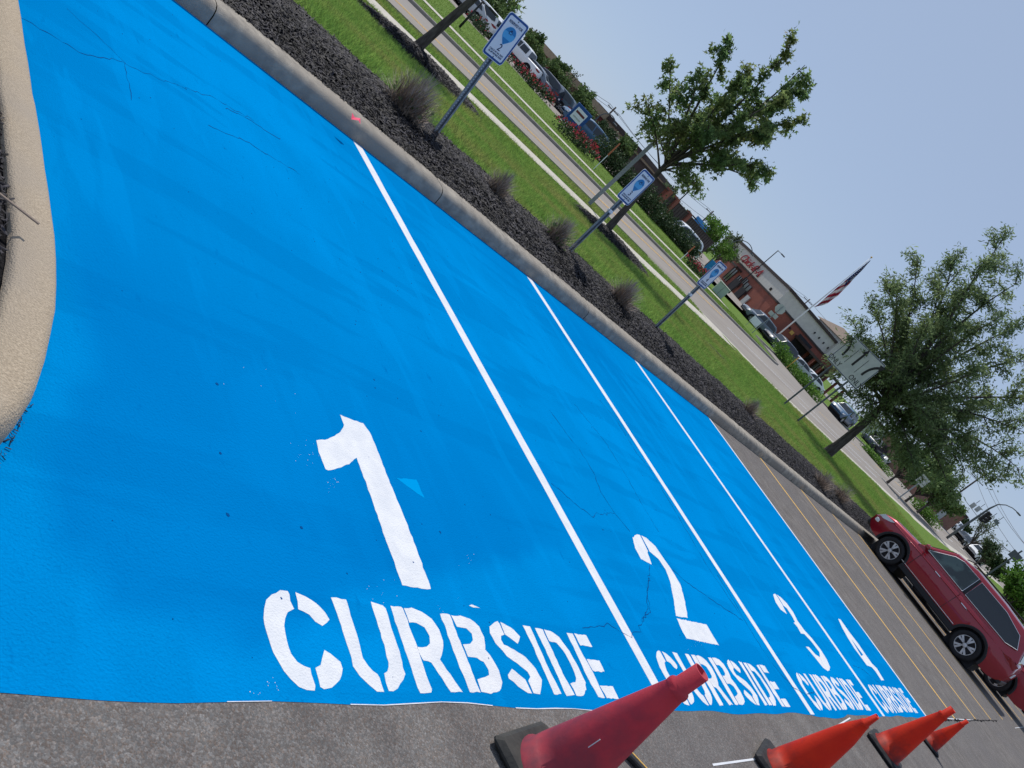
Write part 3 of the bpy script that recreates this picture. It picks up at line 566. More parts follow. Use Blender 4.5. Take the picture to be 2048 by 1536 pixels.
# tree mulch rings
RING = ['black mulch ring around the thin street tree near the bare sign pole', 'black mulch ring under the young maple']
RING = ['black mulch ring around the tree trunk behind sign two', 'black mulch ring under the maple behind sign three']
for c, lb in zip(TR, RING):
    ang = np.linspace(0, 6.283, 28, endpoint=False); V = [(c[0], c[1], float(T(*c))+.17)]; F = []
    for k, rr in enumerate((.45, .8, 1.0)):
        for a in ang:
            w_ = 1+.06*math.sin(3*a+c[0]); x_, y_ = c[0]+math.cos(a)*2.05*rr*w_, c[1]+math.sin(a)*1.0*rr*w_; V.append((x_, y_, float(T(x_, y_))+(.15, .09, -.01)[k]))
    F += [(0, 1+i, 1+(i+1) % 28) for i in range(28)]
    for k in range(2): F += [(1+k*28+i, 1+(k+1)*28+i, 1+(k+1)*28+(i+1) % 28, 1+k*28+(i+1) % 28) for i in range(28)]
    mr = tag(new_obj('mulch_ring', V, F, M['mulch'], None, True), lb, 'mulch', 'mulch rings under the street trees')
    n = 3600; a = rng.uniform(0, 6.283, n); rr = np.sqrt(rng.random(n))*1.03; x = c[0]+np.cos(a)*2.05*rr; y = c[1]+np.sin(a)*1.0*rr
    chips('chips', np.stack([x, y, T(x, y)+.165*np.clip(1.02-rr**2, 0, 1)+.012+rng.random(n)*.02], 1), None, .08, M['chip'], mr)
b1 = np.array((11.78, 16.98, float(T(*TR[0]))+.1)); b2 = np.array((19.95, 16.05, float(T(*TR[1]))+.1))
tree('street_tree', 'bare lower trunk of a street tree rising behind sign two', b1, b1+[.25, -.1, 2.3], [tip(*q, b1, dd) for q, dd in (((1012,2),-.6), ((980,-60),.4), ((1060,-120),1.2), ((930,-160),-1), ((1150,-160),.2), ((1000,-230),.8), ((1090,-260),-.8), ((870,-190),.3))], .11, M['leaf_maple'], .13, 2600, 'maple', .5)
f2 = AT(1335, 325, math.hypot(b2[0], b2[1]))
tree('maple_tree', 'young maple with ragged spreading crown behind sign three', b2, f2, [tip(*q, b2, dd) for q, dd in (((1468,78),.3), ((1400,150),-.9), ((1340,135),.8), ((1290,205),-.3), ((1300,260),.9), ((1495,125),-.6), ((1450,190),1.3), ((1580,95),.5), ((1610,130),-.7), ((1608,172),.6), ((1560,200),-1.4), ((1600,245),.2), ((1545,275),1.0), ((1545,340),-.4), ((1525,370),.5), ((1470,330),-1.2), ((1395,380),.6), ((1365,350),-.9), ((1420,250),-1.7), ((1400,230),1.9), ((1350,240),-1.0), ((1480,240),.1), ((1345,300),.6))], .105, M['leaf_maple'], .13, 12000, 'maple', .48, droop=.5, sub=9)
b3 = ground(G(1652, 908, -.42)); f3 = AT(1775, 800, math.hypot(b3[0], b3[1]))
LT = (((2008,475),.6), ((1965,520),-1.2), ((1905,510),1.4), ((1880,575),-.6), ((1835,520),.4), ((1795,560),-1.2), ((1760,560),1.0), ((1735,610),-.3), ((1710,640),.8), ((1700,685),-.9), ((1740,700),1.5), ((2045,560),-.8), ((2060,640),.9), ((2070,720),-.4), ((2080,800),.5), ((2060,870),-1.1), ((2040,940),.4), ((1985,915),-1.4), ((1990,975),.8), ((1930,940),.6), ((1900,985),-.5), ((1880,930),1.2), ((1835,960),-.2), ((1815,905),-1.3), ((1770,880),.7), ((1730,815),-1.2), ((1690,790),-.4), ((1660,735),.3), ((1690,735),1.2), ((1800,650),2.0), ((1850,650),-2.2), ((1920,660),2.0), ((1960,740),-2.3), ((1930,830),2.2), ((1860,840),-2.2), ((1780,740),-2.0), ((1830,730),1.6), ((1990,640),-1.8), ((2000,820),1.5), ((1740,850),1.0), ((1880,740),.0), ((1910,890),-2))
tree('locust_tree', 'large feathery locust tree on the lawn beside the road sign', b3, f3, [tip(*q, b3, dd) for q, dd in LT], .19, M['leaf_loc'], .14, 62000, 'frond', .82, droop=.6, sub=13, bend=(.12, -.12, 0), start=.22)
# spiky dormant shrubs along the bed
def dormant(px, py, r, h, lb, n=420, green=0):
    q = lotpx(px, py, .22); p = lot(q[0], q[1], .2); p[2] = float(T(p[0], p[1]))+.01
    t = thing('dormant_shrub', lb, 'shrub', p, 0, 'dormant spiky shrubs along the mulch bed')
    mb = []; a = rng.uniform(0, 6.283, n); e = rng.uniform(.15, 1.5, n)**.8; L = rng.uniform(.6, 1.05, n)
    d = np.stack([np.cos(a)*np.cos(e)*r, np.sin(a)*np.cos(e)*r, np.sin(e)*h], 1)*L[:, None]; b = rng.normal(0, r*.22, (n, 3)); b[:, 2] = np.abs(b[:, 2])*.2
    s = np.stack([-np.sin(a), np.cos(a), np.zeros(n)], 1)*.0035; mid = b+d*.5+np.array([0, 0, .12*h])
    V = np.stack([b-s, b+s, mid-s*.8, mid+s*.8, b+d], 1).reshape(-1, 3); f = np.array([(0, 1, 3), (0, 3, 2), (2, 3, 4)]); F = (np.arange(n)[:, None, None]*5+f).reshape(-1, 3)
    new_obj('twigs', V, F, M['twig'], t)['kind'] = 'stuff'
    k = int(n*1.3); a = rng.uniform(0, 6.283, k); e = rng.uniform(.2, 1.5, k); rr = rng.uniform(.55, 1.0, k); P = np.stack([np.cos(a)*np.cos(e)*r*rr, np.sin(a)*np.cos(e)*r*rr, np.sin(e)*h*rr], 1)
    dd = P/np.linalg.norm(P, axis=1)[:, None]; s = np.stack([-np.sin(a), np.cos(a), np.zeros(k)], 1)*.003; V = np.stack([P-s, P+s, P+dd*.12+rng.normal(0, .02, (k, 3))], 1).reshape(-1, 3)
    new_obj('dry_tips', V, np.arange(3*k).reshape(-1, 3), M['needle'], t)['kind'] = 'stuff'
    if green:
        P = P[:green]*.8; V, F = leafmesh(P, dd[:green], .06, 'diamond'); new_obj('new_leaves', V, F, M['leaf_far'], t)
dormant(800, 228, .36, .42, 'biggest dry grey spiky shrub in the mulch before sign two', 700, 30)
dormant(985, 388, .2, .26, 'low dry spiky shrub in the mulch between signs two and three', 350)
dormant(1102, 485, .27, .34, 'dry spiky shrub with a few green leaves just before sign three', 450, 60)
dormant(1232, 606, .3, .36, 'dry brown spiky shrub in the mulch between signs three and four', 500)
dormant(1492, 826, .25, .3, 'small dry shrub at the bed edge past sign four', 300)
dormant(1640, 968, .4, .35, 'dry shrub at the shaded bed edge below the locust tree', 300)
dormant(1676, 996, .45, .4, 'last dry shrub in the bed before the red SUV', 300)
lp = lotpx(714, 238, .2); t = thing('litter', 'crumpled pink litter scrap on the mulch beside the kerb', 'litter', lot(lp[0], lp[1], .175))
MB().add([(-.05, -.02, 0), (.0, -.03, .03), (.05, -.01, .01), (.04, .03, .04), (-.01, .02, .02), (-.05, .03, .035)], [(0, 1, 4), (0, 4, 5), (1, 2, 3), (1, 3, 4)]).ob('scrap', M['pink'], t)
# ---------------------------------------------------------------- reserved signs
def reserved(num, px, py, lean, lb, tape=False):
    q = lotpx(px, py, .2); p = lot(q[0], q[1], .2); p[2] = float(T(p[0], p[1])); H = 1.49
    t = thing('reserved_sign', lb, 'sign', p, 0, tilt=Matrix.Rotation(lean[2], 4, Vector(lean[:2]+(0,))) if lean else None)
    mb = MB(); w_ = .028
    for (cx, cy, sx, sy) in ((0, .012, .05, .006), (-.024, 0, .005, .026), (.024, 0, .005, .026), (-.032, -.013, .02, .005), (.032, -.013, .02, .005)): mb.box((cx, cy, H/2-.1), (sx, sy, H+.2-.02))
    mb.ob('post', M['galv'], t)
    hb = MB()
    for k in range(40): hb.box((0, .0088, .08+k*.034), (.011, .003, .013))
    hb.ob('hole_dots', M['swhite' if num == 2 else 'dark'], t)['kind'] = 'stuff'  # dots for perforations: white paints light showing through, dark paints the shade inside
    W_, Hp, zc, yb = .32, .5, 1.25, -.022
    def rr(w, h, r, n=5):
        out = []
        for cx, cz, a in ((w/2-r, h/2-r, 0), (-w/2+r, h/2-r, 90), (-w/2+r, -h/2+r, 180), (w/2-r, -h/2+r, 270)):
            for i in range(n): b = R(a+90*i/(n-1)); out.append((cx+r*math.cos(b), cz+r*math.sin(b)))
        return out
    def plate(name, poly, y0, y1, m, par): return MB().prism(poly, lambda a, b: (a, y0, zc+b), lambda a, b: (a, y1, zc+b)).ob(name, m, par)
    pl = plate('panel', rr(W_, Hp, .04), yb, yb+.004, M['swhite'], t)
    plate('border', rr(W_-.012, Hp-.012, .036), yb-.0012, yb-.0002, M['sblue'], pl)
    plate('face', rr(W_-.056, Hp-.056, .02), yb-.0028, yb-.0014, M['swhite'], pl)
    rot = Matrix.Rotation(R(90), 4, 'X'); y = yb-.0046
    text('lettering', 'RESERVED FOR', M['snavy'], pl, .04, (0, y, zc+.168), rot, .0012, sx=.8)
    text('lettering', str(num), M['snavy'], pl, .105, (0, y, zc-.105), rot, .0012)
    text('lettering', 'CHECK IN VIA TEXT', M['snavy'], pl, .026, (0, y, zc-.162), rot, .001, sx=.92)
    text('lettering', 'OR APP INSTRUCTIONS', M['snavy'], pl, .026, (0, y, zc-.188), rot, .001, sx=.76)
    pin = [(.086*math.cos(a), .055+.082*math.sin(a)) for a in np.linspace(-.74, math.pi+.74, 20)]+[(0, -.066)]
    plate('pin_emblem', pin, y-.0002, y+.001, M['slight'], pl)
    plate('pin_emblem', [(a*.93, .055+(b-.055)*.93) for a, b in pin if b > .066], y-.0016, y-.0006, M['smid'], pl)
    plate('pin_emblem', [(a*.62, b*.62-.018) for a, b in pin if b < .045], y-.0016, y-.0006, M['smid'], pl)
    for cx in (0,): plate('bag_icon', [(-.022, .062), (.022, .062), (.022, .09), (-.022, .09)], y-.003, y-.002, M['snavy'], pl); plate('bag_icon', [(-.015, .068), (.015, .068), (.015, .084), (-.015, .084)], y-.0044, y-.0034, M['slight'], pl); plate('bag_icon', [(-.012, .093), (.012, .093), (.009, .106), (-.009, .106)], y-.003, y-.002, M['snavy'], pl)
    for dz in (.21, -.215): MB().lathe([(.0, .004), (.007, .003), (.007, 0), (.0, 0)], 8, 'y', (0, y-.002, zc+dz)).ob('bolt', M['dgalv'], pl)
    if tape: MB().box((0, -.004, .8), (.075, .05, .05), 0, .01).ob('tape', M['swhite'], t)
reserved(2, 866, 270, (.63, .78, -R(7)), 'leaning blue bordered reserved sign numbered two on a perforated post')
reserved(3, 1133, 506, (.6, .8, -R(1)), 'blue bordered reserved sign numbered three with white tape on its post', True)
reserved(4, 1307, 658, (.6, .8, -R(2.5)), 'blue bordered reserved sign numbered four standing before the street', True)
# ---------------------------------------------------------------- cones
def cone(x, y, H, lb, m, grime, rz, dent=0):
    t = thing('traffic_cone', lb, 'cone', (x, y, .004), rz, 'traffic cones along the bay entrances', True); s = H/.71; bw = .37*s
    MB().box((0, 0, .022*s), (bw, bw, .044*s), 0, .018*s).ob('base', M['black'], t)
    prof = [(.15*s, .03*s), (.15*s, .046*s), (.138*s, .05*s), (.132*s, .1*s)]
    for k in range(9): f = k/8; prof.append((s*(.132-.09*f), s*(.1+.5*f)))
    prof += [(.043*s, .605*s), (.041*s, .62*s), (.034*s, .625*s), (.032*s, .709*s), (.027*s, .71*s), (.025*s, .6*s)]
    c = MB().lathe(prof, 32).ob('shell', m, t, True)
    if dent:
        for v in c.data.vertices:
            if v.co.z > .5*s: k = (v.co.z-.5*s)/(.21*s); v.co.x += -.02*k*k; v.co.y *= 1-.55*k; v.co.z -= .03*k
    MB().lathe([(.0445*s, .598*s), (.0455*s, .606*s), (.0435*s, .616*s)], 32).ob('collar', m, t, True) if not dent else None
    return t
M['scuff'] = mat('scuffed orange skirt', (.3, .05, .035), (.08, .03, .03), 14, .7, c3=(.45, .06, .03), s3=6)
c1 = cone(2.84, .65, .71, 'grimy dark red traffic cone with scuffed shell, first along the bay entrance', M['orange_d'], M['scuff'], .15)
c1.children[0].data.materials[0] = mat('dusty black rubber', (.06, .058, .052), (.03, .03, .03), 9, .9, .3, 60)
MB().box((-.1115, -.005, .3), (.003, .003, .05), 0).ob('scratch', M['white'], c1)
cone(5.42, .53, .71, 'orange traffic cone with a squashed tip before bay two', M['orange'], M['scuff'], .25, 1)
cone(8.68, .59, .71, 'tall clean orange traffic cone before bay three', M['orange'], M['scuff'], .1)
cone(11.3, .6, .5, 'short orange traffic cone before the end of bay four', M['orange'], M['scuff'], .3)
q = lotpx(1268, 1528); t = thing('striped_bar', 'black bar with yellow edge lying behind the grimy cone', 'bar', (q[0], q[1]-.02, .005), R(-48), lotframe=True)
MB().box((0, 0, .012), (.6, .035, .024), 0, .006).ob('body', M['black'], t); MB().box((0, .0215, .013), (.6, .011, .02), 0, .003).ob('yellow_edge', M['yellow'], t)
# ================================================================ part three: vehicles
CT = {  # length, width, roof, axle front, axle rear, wheel r, deck profile, cabin outline, side windows, sill
 'suv': dict(L=4.65, w=1.84, xf=1.37, xr=-1.33, wr=.355, sill=.3, deck=[(-2.33, .78), (-2.3, .95), (-2.1, 1.06), (-1.2, 1.06), (.75, 1.03), (1.2, 1.02), (1.9, .96), (2.2, .86), (2.32, .68)],
   cab=[(-2.22, 1.02), (-1.98, 1.5), (-1.75, 1.63), (-1.0, 1.69), (-.1, 1.7), (.45, 1.6), (1.12, 1.03)], belt=1.04,
   win=[[(-1.98, 1.2), (-1.72, 1.1), (-1.55, 1.1), (-.42, 1.09), (-.38, 1.57), (-1.2, 1.57), (-1.75, 1.45)], [(-.32, 1.09), (.88, 1.09), (.75, 1.2), (.42, 1.49), (.22, 1.57), (-.28, 1.58)]]),
 'sedan': dict(L=4.75, w=1.82, xf=1.4, xr=-1.35, wr=.33, sill=.24, deck=[(-2.37, .7), (-2.33, .95), (-1.8, 1.02), (-1.2, 1.0), (.9, .95), (1.3, .93), (2.0, .84), (2.28, .74), (2.37, .58)],
   cab=[(-1.95, .98), (-1.2, 1.36), (-.6, 1.44), (.1, 1.44), (.5, 1.36), (1.3, .93)], belt=.95,
   win=[[(-1.45, 1.02), (-.32, 1.0), (-.3, 1.36), (-.7, 1.36), (-1.15, 1.25)], [(-.25, 1.0), (.95, .99), (.45, 1.3), (.2, 1.35), (-.22, 1.37)]]),
 'truck': dict(L=5.7, w=1.95, xf=1.8, xr=-1.75, wr=.39, sill=.4, deck=[(-2.85, .9), (-2.82, 1.18), (-1.2, 1.18), (-1.1, 1.16), (1.1, 1.15), (1.5, 1.13), (2.5, 1.06), (2.75, .98), (2.85, .75)],
   cab=[(-1.15, 1.16), (-1.0, 1.75), (-.5, 1.84), (.3, 1.84), (.65, 1.74), (1.35, 1.15)], belt=1.15,
   win=[[(-.88, 1.22), (-.02, 1.21), (0, 1.7), (-.8, 1.7)], [(.06, 1.21), (1.05, 1.2), (.6, 1.64), (.35, 1.7), (.08, 1.71)]])}
def car(name, label, kind, color, p, heading, group=None, lotframe=False, detail=0, rim=5, clad=True, chrome=False):
    c = CT[kind]; t = thing(name, label, 'truck' if kind == 'truck' else 'car', p, heading, group, lotframe); pm = color
    L, W2, wr = c['L'], c['w']/2, c['wr']; arch = wr+(.075 if detail else .06)
    dx = [a for a, b in c['deck']]; dz = [b for a, b in c['deck']]; cx = [a for a, b in c['cab']]; cz = [b for a, b in c['cab']]
    step = .06 if detail else .16
    xs = sorted(set(list(np.round(np.arange(-L/2, L/2+.001, step), 3))+[L/2]+[c[k]+s*arch*f for k in ('xf', 'xr') for s in (-1, 1) for f in (.999, .97, .85, .6)]))
    def hw(x): u = abs(x)/(L/2); return W2*(1-.17*u**7-.03*u**2)
    def zb(x):
        z = c['sill']+.16*max(0, (abs(x)-L*.42)/(L*.08))**2
        for k in ('xf', 'xr'):
            d = abs(x-c[k])
            if d < arch: z = max(z, wr+math.sqrt(arch*arch-d*d))
        return z
    V = []; F = []; n = 9
    for x in xs:
        h, b, zt = hw(x), zb(x), float(np.interp(x, dx, dz)); zt = max(zt, b+.06); sh = max(zt-.13, b)
        ring = [(h*.955, b), (h*.985, max(.46, b)), (h*1.0, max(.66, b)), (h*.992, max(.8, b) if sh > .8 else sh), (h*.985, sh), (h*.955, zt-.045), (h*.9, zt-.008), (h*.55, zt+.018), (0, zt+.028)]
        V += [(x, y, z) for y, z in ring]+[(x, -y, z) for y, z in ring[-2::-1]]
    m = 2*n-1
    for i in range(len(xs)-1):
        for j in range(m-1): F.append((i*m+j, i*m+j+1, (i+1)*m+j+1, (i+1)*m+j))
    F += [tuple(range(m-1, -1, -1)), tuple(range((len(xs)-1)*m, len(xs)*m))]
    body = new_obj('body', V, F, pm, t, True)
    sub = body.modifiers.new('edge', 'EDGE_SPLIT'); sub.split_angle = R(38)
    # floor pan and wheel wells
    MB().box((0, 0, c['sill']+.1), (L*.86, c['w']*.72, .22)).ob('floor_pan', M['dark'], t)
    for k in ('xf', 'xr'): MB().box((c[k], 0, wr+.08), (2*arch-.03, c['w']-.5, .8 if kind != 'sedan' else .62)).ob('wheel_well', M['dark'], t)
    # cabin
    tum = .34; belt = c['belt']; V = []; F = []; ys0 = W2*.93
    xc = sorted(set(list(np.round(np.arange(cx[0], cx[-1], .08 if detail else .2), 3))+cx))
    for x in xc:
        zt = float(np.interp(x, cx, cz)); zl = belt-.05; e = min(.07, max(.002, (zt-zl)*.3)); y1 = ys0-(zt-e-belt)*tum; hx = min(1, (hw(x)/W2+.03))
        ring = [(ys0*hx, zl), (y1*hx, zt-e), ((y1-.035)*hx, zt-e*.35), ((y1-.12)*hx, zt), (0, zt+.015)]
        V += [(x, y, z) for y, z in ring]+[(x, -y, z) for y, z in ring[-2::-1]]
    m = 9
    for i in range(len(xc)-1):
        for j in range(m-1): F.append((i*m+j, i*m+j+1, (i+1)*m+j+1, (i+1)*m+j))
    F += [tuple(range(m-1, -1, -1)), tuple(range((len(xc)-1)*m, len(xc)*m))]
    cab = new_obj('cabin', V, F, pm, t, True); sub = cab.modifiers.new('edge', 'EDGE_SPLIT'); sub.split_angle = R(30)
    ysur = lambda z, o: ys0-(z-belt)*tum+o
    for s in (1, -1):
        for k, wp in enumerate(c['win']):
            g = M['fglass'] if (detail and k == 1) else M['dglass']
            wd = MB().prism(wp, lambda a, b: (a, s*ysur(b, .002), b), lambda a, b: (a, s*ysur(b, .009), b)).ob('window', g, t)
            if detail or chrome:
                ring = [(a, s*ysur(b, .01), b) for a, b in wp]; MB().tube(ring+ring[:1], .008 if detail else .012, 5, False).ob('window_trim', M['chrome'] if chrome else M['clad'], wd)
    if detail:
        for s in (1, -1):
            w0, w1 = c['win'][0], c['win'][1]; xb0 = max(a for a, b in w0); xb1 = min(a for a, b in w1); z0_, z1_ = min(b for a, b in w1), max(b for a, b in w1)
            MB().prism([(xb0-.03, z0_), (xb1+.03, z0_), (xb1+.06, z1_), (xb0+.03, z1_)], lambda a, b: (a, s*ysur(b, .0015), b), lambda a, b: (a, s*ysur(b, .007), b)).ob('door_pillar', M['clad'], t)
            MB().prism([(c['cab'][-1][0]-.42, belt+.03), (c['cab'][-1][0]-.14, belt+.03), (c['cab'][-1][0]-.38, belt+.2)], lambda a, b: (a, s*ysur(b, .0015), b), lambda a, b: (a, s*ysur(b, .007), b)).ob('mirror_base', M['clad'], t)
            MB().box((L/2-.16, s*hw(L/2-.16)*.985, .6), (.16, .04, .1), 0, .015).ob('fog_lamp', M['lamp'], t)
            MB().tube([(-2.05, s*(hw(-2.05)+.0), .93), (-1.0, s*(W2*1.0+.004), .93), (.9, s*(W2*1.0+.002), .9), (1.9, s*(hw(1.9)*.99), .86)], .012, 6).ob('shoulder_crease', pm, t, True)
    def slope(i0, i1, name, ins):
        (xa, za), (xb, zb_) = c['cab'][i0], c['cab'][i1]; d = np.array([xb-xa, 0, zb_-za]); l = np.linalg.norm(d); nn = np.array([-d[2], 0, d[0]])/l
        if (nn[0] > 0) != (xa+xb > 0 if name == 'windshield' else False): nn = -nn
        if name == 'windshield' and nn[0] < 0: nn = -nn
        if name == 'rear_window' and nn[0] > 0: nn = -nn
        pts = []
        for f, sgn in ((.1, 1), (.1, -1), (.93, -1), (.93, 1)):
            q = np.array([xa, 0, za])+d*f; yy = max(.3, ys0-(q[2]-belt)*tum-ins)*min(1, hw(q[0])/W2+.03); pts.append((q+nn*.012)+np.array([0, sgn*yy, 0]))
        k = [tuple(a) for a in pts]+[tuple(a-nn*.02) for a in pts]
        MB().add(k, [(0, 1, 2, 3), (7, 6, 5, 4), (0, 4, 5, 1), (1, 5, 6, 2), (2, 6, 7, 3), (3, 7, 4, 0)]).ob(name, M['dglass'], t)
    slope(len(cx)-1, len(cx)-2, 'windshield', .09); slope(0, 1, 'rear_window', .12)
    # wheels
    for k in ('xf', 'xr'):
        for s in (1, -1):
            wc = (c[k], s*(W2-.115), wr); o = bpy.data.objects.new('wheel', None); COL.objects.link(o); o.parent = t; o.location = wc; o.empty_display_size = .1
            r = wr; prof = [(r*.66, -.1), (r*.9, -.11), (r*.975, -.09), (r, -.05), (r, .05), (r*.975, .09), (r*.9, .11), (r*.66, .1), (r*.64, -.1)]
            MB().lathe(prof, 36 if detail else 16, 'y').ob('tyre', M['tyre'], o, True)
            rb = MB(); rb.lathe([(r*.66, .1), (r*.63, .1), (r*.6, .06), (r*.6, -.08), (r*.66, -.08)], 28 if detail else 12, 'y')
            f = 1 if s > 0 else -1; fy = .085*f
            for a in range(rim):
                for dd in ((-.19, .19) if (detail and rim == 5 and chrome) else (0,)):
                    a0 = 2*math.pi*a/rim+.3; a1 = a0+dd; wq = .05 if dd == 0 else .028; wq *= r/.355
                    p0 = np.array([math.cos(a0)*.055, 0, math.sin(a0)*.055]); p1 = np.array([math.cos(a1)*r*.625, 0, math.sin(a1)*r*.625]); nn = np.array([-math.sin(a1), 0, math.cos(a1)])
                    P = [p0-nn*wq*.5, p0+nn*wq*.5, p1+nn*wq, p1-nn*wq]; rb.add([tuple(q+[0, fy-.012*f, 0]) for q in P]+[tuple(q+[0, fy+.008*f, 0]) for q in P], [(0, 1, 2, 3), (7, 6, 5, 4), (0, 4, 5, 1), (1, 5, 6, 2), (2, 6, 7, 3), (3, 7, 4, 0)])
            rb.lathe([(.0, fy+.012*f), (.05, fy+.01*f), (.065, fy-.015*f)], 12, 'y'); rb.ob('rim', M['rim'], o)
            MB().lathe([(0, fy-.05*f), (r*.6, fy-.05*f)], 16, 'y').ob('spoke_backing', M['dark'], o)  # dark backing disc, stands in for the shade behind the spokes
            # arch lining and cladding
            if clad or detail:
                A = np.linspace(-.12, math.pi+.12, 25 if detail else 13); P = []
                for a in A:
                    for rr, yy in ((arch-.012, .012), (arch+.03, .018), (arch+.055, .004), (arch-.012, -.25)):
                        xx = c[k]+rr*math.cos(a); P.append((xx, s*(hw(xx)*.99+yy), max(c['sill']-.02, wr+rr*math.sin(a))))
                FF = []
                for i in range(len(A)-1):
                    for j in range(4): FF.append((i*4+j, i*4+(j+1) % 4, (i+1)*4+(j+1) % 4, (i+1)*4+j))
                new_obj('wheel_arch', P, FF, M['clad'], t, False)
    if clad or detail:
        for s in (1, -1): MB().box(((c['xf']+c['xr'])/2, s*(W2*.985), c['sill']+.045), (c['xf']-c['xr']-2*arch+.04, .05, .15), 0, .02).ob('sill_cladding', M['clad'], t)
        for s in (1, -1): MB().box((s*(L/2-.09), 0, c['sill']+.13), (.22, c['w']*.8, .2), 0, .06).ob('bumper', M['clad'], t)
    for s in (1, -1):
        hx = L/2-.3; zl = float(np.interp(hx, dx, dz)); MB().prism([(hx+.24, zl-.2), (hx+.16, zl-.08), (hx-.18, zl-.03), (hx-.1, zl-.1), (hx+.1, zl-.19)], lambda a, b: (a, s*(hw(a)*1.0+.008), b), lambda a, b: (a, s*(hw(a)*.7), b)).ob('headlight', M['lamp'], t)
        tx = -L/2+.25; zl = c['belt']-.06; MB().prism([(tx-.21, zl-.02), (tx-.21, zl-.16), (tx, zl-.14), (tx+.2, zl-.06), (tx+.02, zl)], lambda a, b: (a, s*(hw(a)+.004), b), lambda a, b: (a, s*(hw(a)*.72), b)).ob('taillight', M['tail'], t)
        mi = MB().box((c['cab'][-1][0]-.22, s*(W2+.09), belt+.1), (.12, .2, .14), 0, .04).ob('mirror', pm if detail else M['clad'], t)
        if detail:
            for hx in (-.62, .28):
                if True: h = MB().tube([(hx-.1, s*(W2*.985), .9), (hx-.08, s*(W2*.985+.035), .905), (hx+.08, s*(W2*.985+.035), .905), (hx+.1, s*(W2*.985), .9)], .014, 6).ob('door_handle', M['chrome'], t)
            for xx, z0, z1 in ((-.36, .42, 1.03), (.86, .45, 1.0)): MB().box((xx, s*(W2*.992), (z0+z1)/2), (.01, .012, z1-z0)).ob('door_seam', M['clad'], t)
            MB().tube([(-1.7, s*.55, 1.68), (-1.6, s*.55, 1.73), (.1, s*.56, 1.74), (.25, s*.56, 1.66)], .016, 6).ob('roof_rail', M['clad'], t)
            MB().box((.1, s*(W2*.985), c['sill']+.15), (1.85, .03, .014)).ob('sill_trim', M['chrome'], t)
    MB().box((L/2-.07, 0, .66), (.12, .8, .22), 0, .04).ob('grille', M['clad'], t)
    MB().box((-L/2+.005, 0, .72), (.03, .34, .14), 0, .01).ob('number_plate', M['swhite'], t)
    return t
M['fglass'] = mat('lighter front window glass', (.06, .1, .095), (.02, .032, .034), 2.2, .05, spec=.6, lo=.45, hi=.55)  # opaque; light seen through the glass is painted in as paler grey-green
P_red = mat('deep red metallic paint', (.3, .006, .02), None, rough=.3, metal=.35, coat=1, spec=.4); P_white = paint('white car paint', (.75, .76, .77)); P_silver = paint('silver car paint', (.42, .44, .46)); P_grey = paint('grey blue car paint', (.13, .16, .2)); P_navy = paint('navy car paint', (.02, .025, .045)); P_black = paint('black car paint', (.012, .013, .016)); P_blue = paint('steel blue car paint', (.05, .12, .22)); P_teal = paint('dark teal car paint', (.03, .06, .08))
car('parked_car', 'shiny red SUV parked nose to the kerb past the yellow lines', 'suv', P_red, (24.5, 3.93, 0), R(90), None, True, 1, 5, True, True)
car('parked_car', 'second red car with silver five spoke wheels behind the red SUV', 'sedan', paint('bright red car paint', (.3, .012, .025)), (27.55, 3.25, 0), R(90), None, True, 1, 5, True, False)
def far_car(px, py, D, z, kind, col, head, lb, name='parked_car', grp='cars in the far parking lot'):
    p = AT(px, py, D); return car(name, lb, kind, col, (p[0], p[1], z), head, grp)
PL = -.18
far_car(938, 10, 70, PL, 'sedan', P_silver, R(120), 'silver car by the yellow flowers at the lot end')
far_car(955, 30, 70, PL, 'suv', P_white, R(110), 'white SUV parked by the dark red shrub across the street')
far_car(975, 56, 70, PL, 'suv', P_white, R(118), 'white SUV parked behind sign two')
far_car(1029, 119, 78, PL, 'truck', P_white, R(112), 'white pickup parked just past sign two')
far_car(1056, 150, 78, PL, 'sedan', P_grey, R(115), 'grey sedan between the white pickup and the dark SUV')
far_car(1077, 168, 79, PL, 'suv', P_navy, R(115), 'dark navy SUV behind the red rose bush across the street')
far_car(1101, 197, 80, PL, 'suv', P_teal, R(118), 'dark teal SUV near the red awning')
far_car(1157, 270, 70, PL, 'suv', P_blue, R(150), 'blue SUV behind the long row of red roses')
far_car(1361, 466, 72, PL, 'suv', P_white, R(150), 'white SUV behind the evergreen hedge')
far_car(1508, 648, 95, -.4, 'suv', P_grey, R(150), 'grey blue SUV in front of the brick restaurant')
far_car(1556, 694, 90, -.42, 'suv', P_navy, R(160), 'navy SUV parked beneath the flagpole')
far_car(1598, 722, 100, -.4, 'sedan', P_silver, R(150), 'silver sedan behind the bright green hedge')
far_car(1622, 752, 102, -.4, 'sedan', P_white, R(150), 'white sedan by the restaurant patio')
bs = G(1668, 836, -.4); car('car', 'steel blue SUV driving on the street beside the lane sign', 'suv', P_blue, (bs[0]+1.2, bs[1]+.2, rz(bs[0])), R(181), None, False, 0, 5, True, True)
far_car(1757, 890, 108, -.3, 'truck', P_navy, R(170), 'dark blue pickup parked by the grey siding house', grp='cars beyond the locust tree')
far_car(1785, 922, 110, -.3, 'suv', P_white, R(165), 'white SUV parked beyond the locust trunk', grp='cars beyond the locust tree')
far_car(1912, 1046, 165, .45, 'suv', P_white, R(170), 'white van turning by the traffic light', 'car', 'cars at the junction')
far_car(1927, 1080, 124, rz(118), 'sedan', P_black, R(172), 'black car waiting at the head of the junction queue', 'car', 'cars at the junction')
far_car(1939, 1092, 132, rz(125), 'suv', P_silver, R(172), 'silver SUV second in the junction queue', 'car', 'cars at the junction')
far_car(1955, 1107, 118, rz(112), 'suv', P_white, R(172), 'white SUV leaving the junction', 'car', 'cars at the junction')
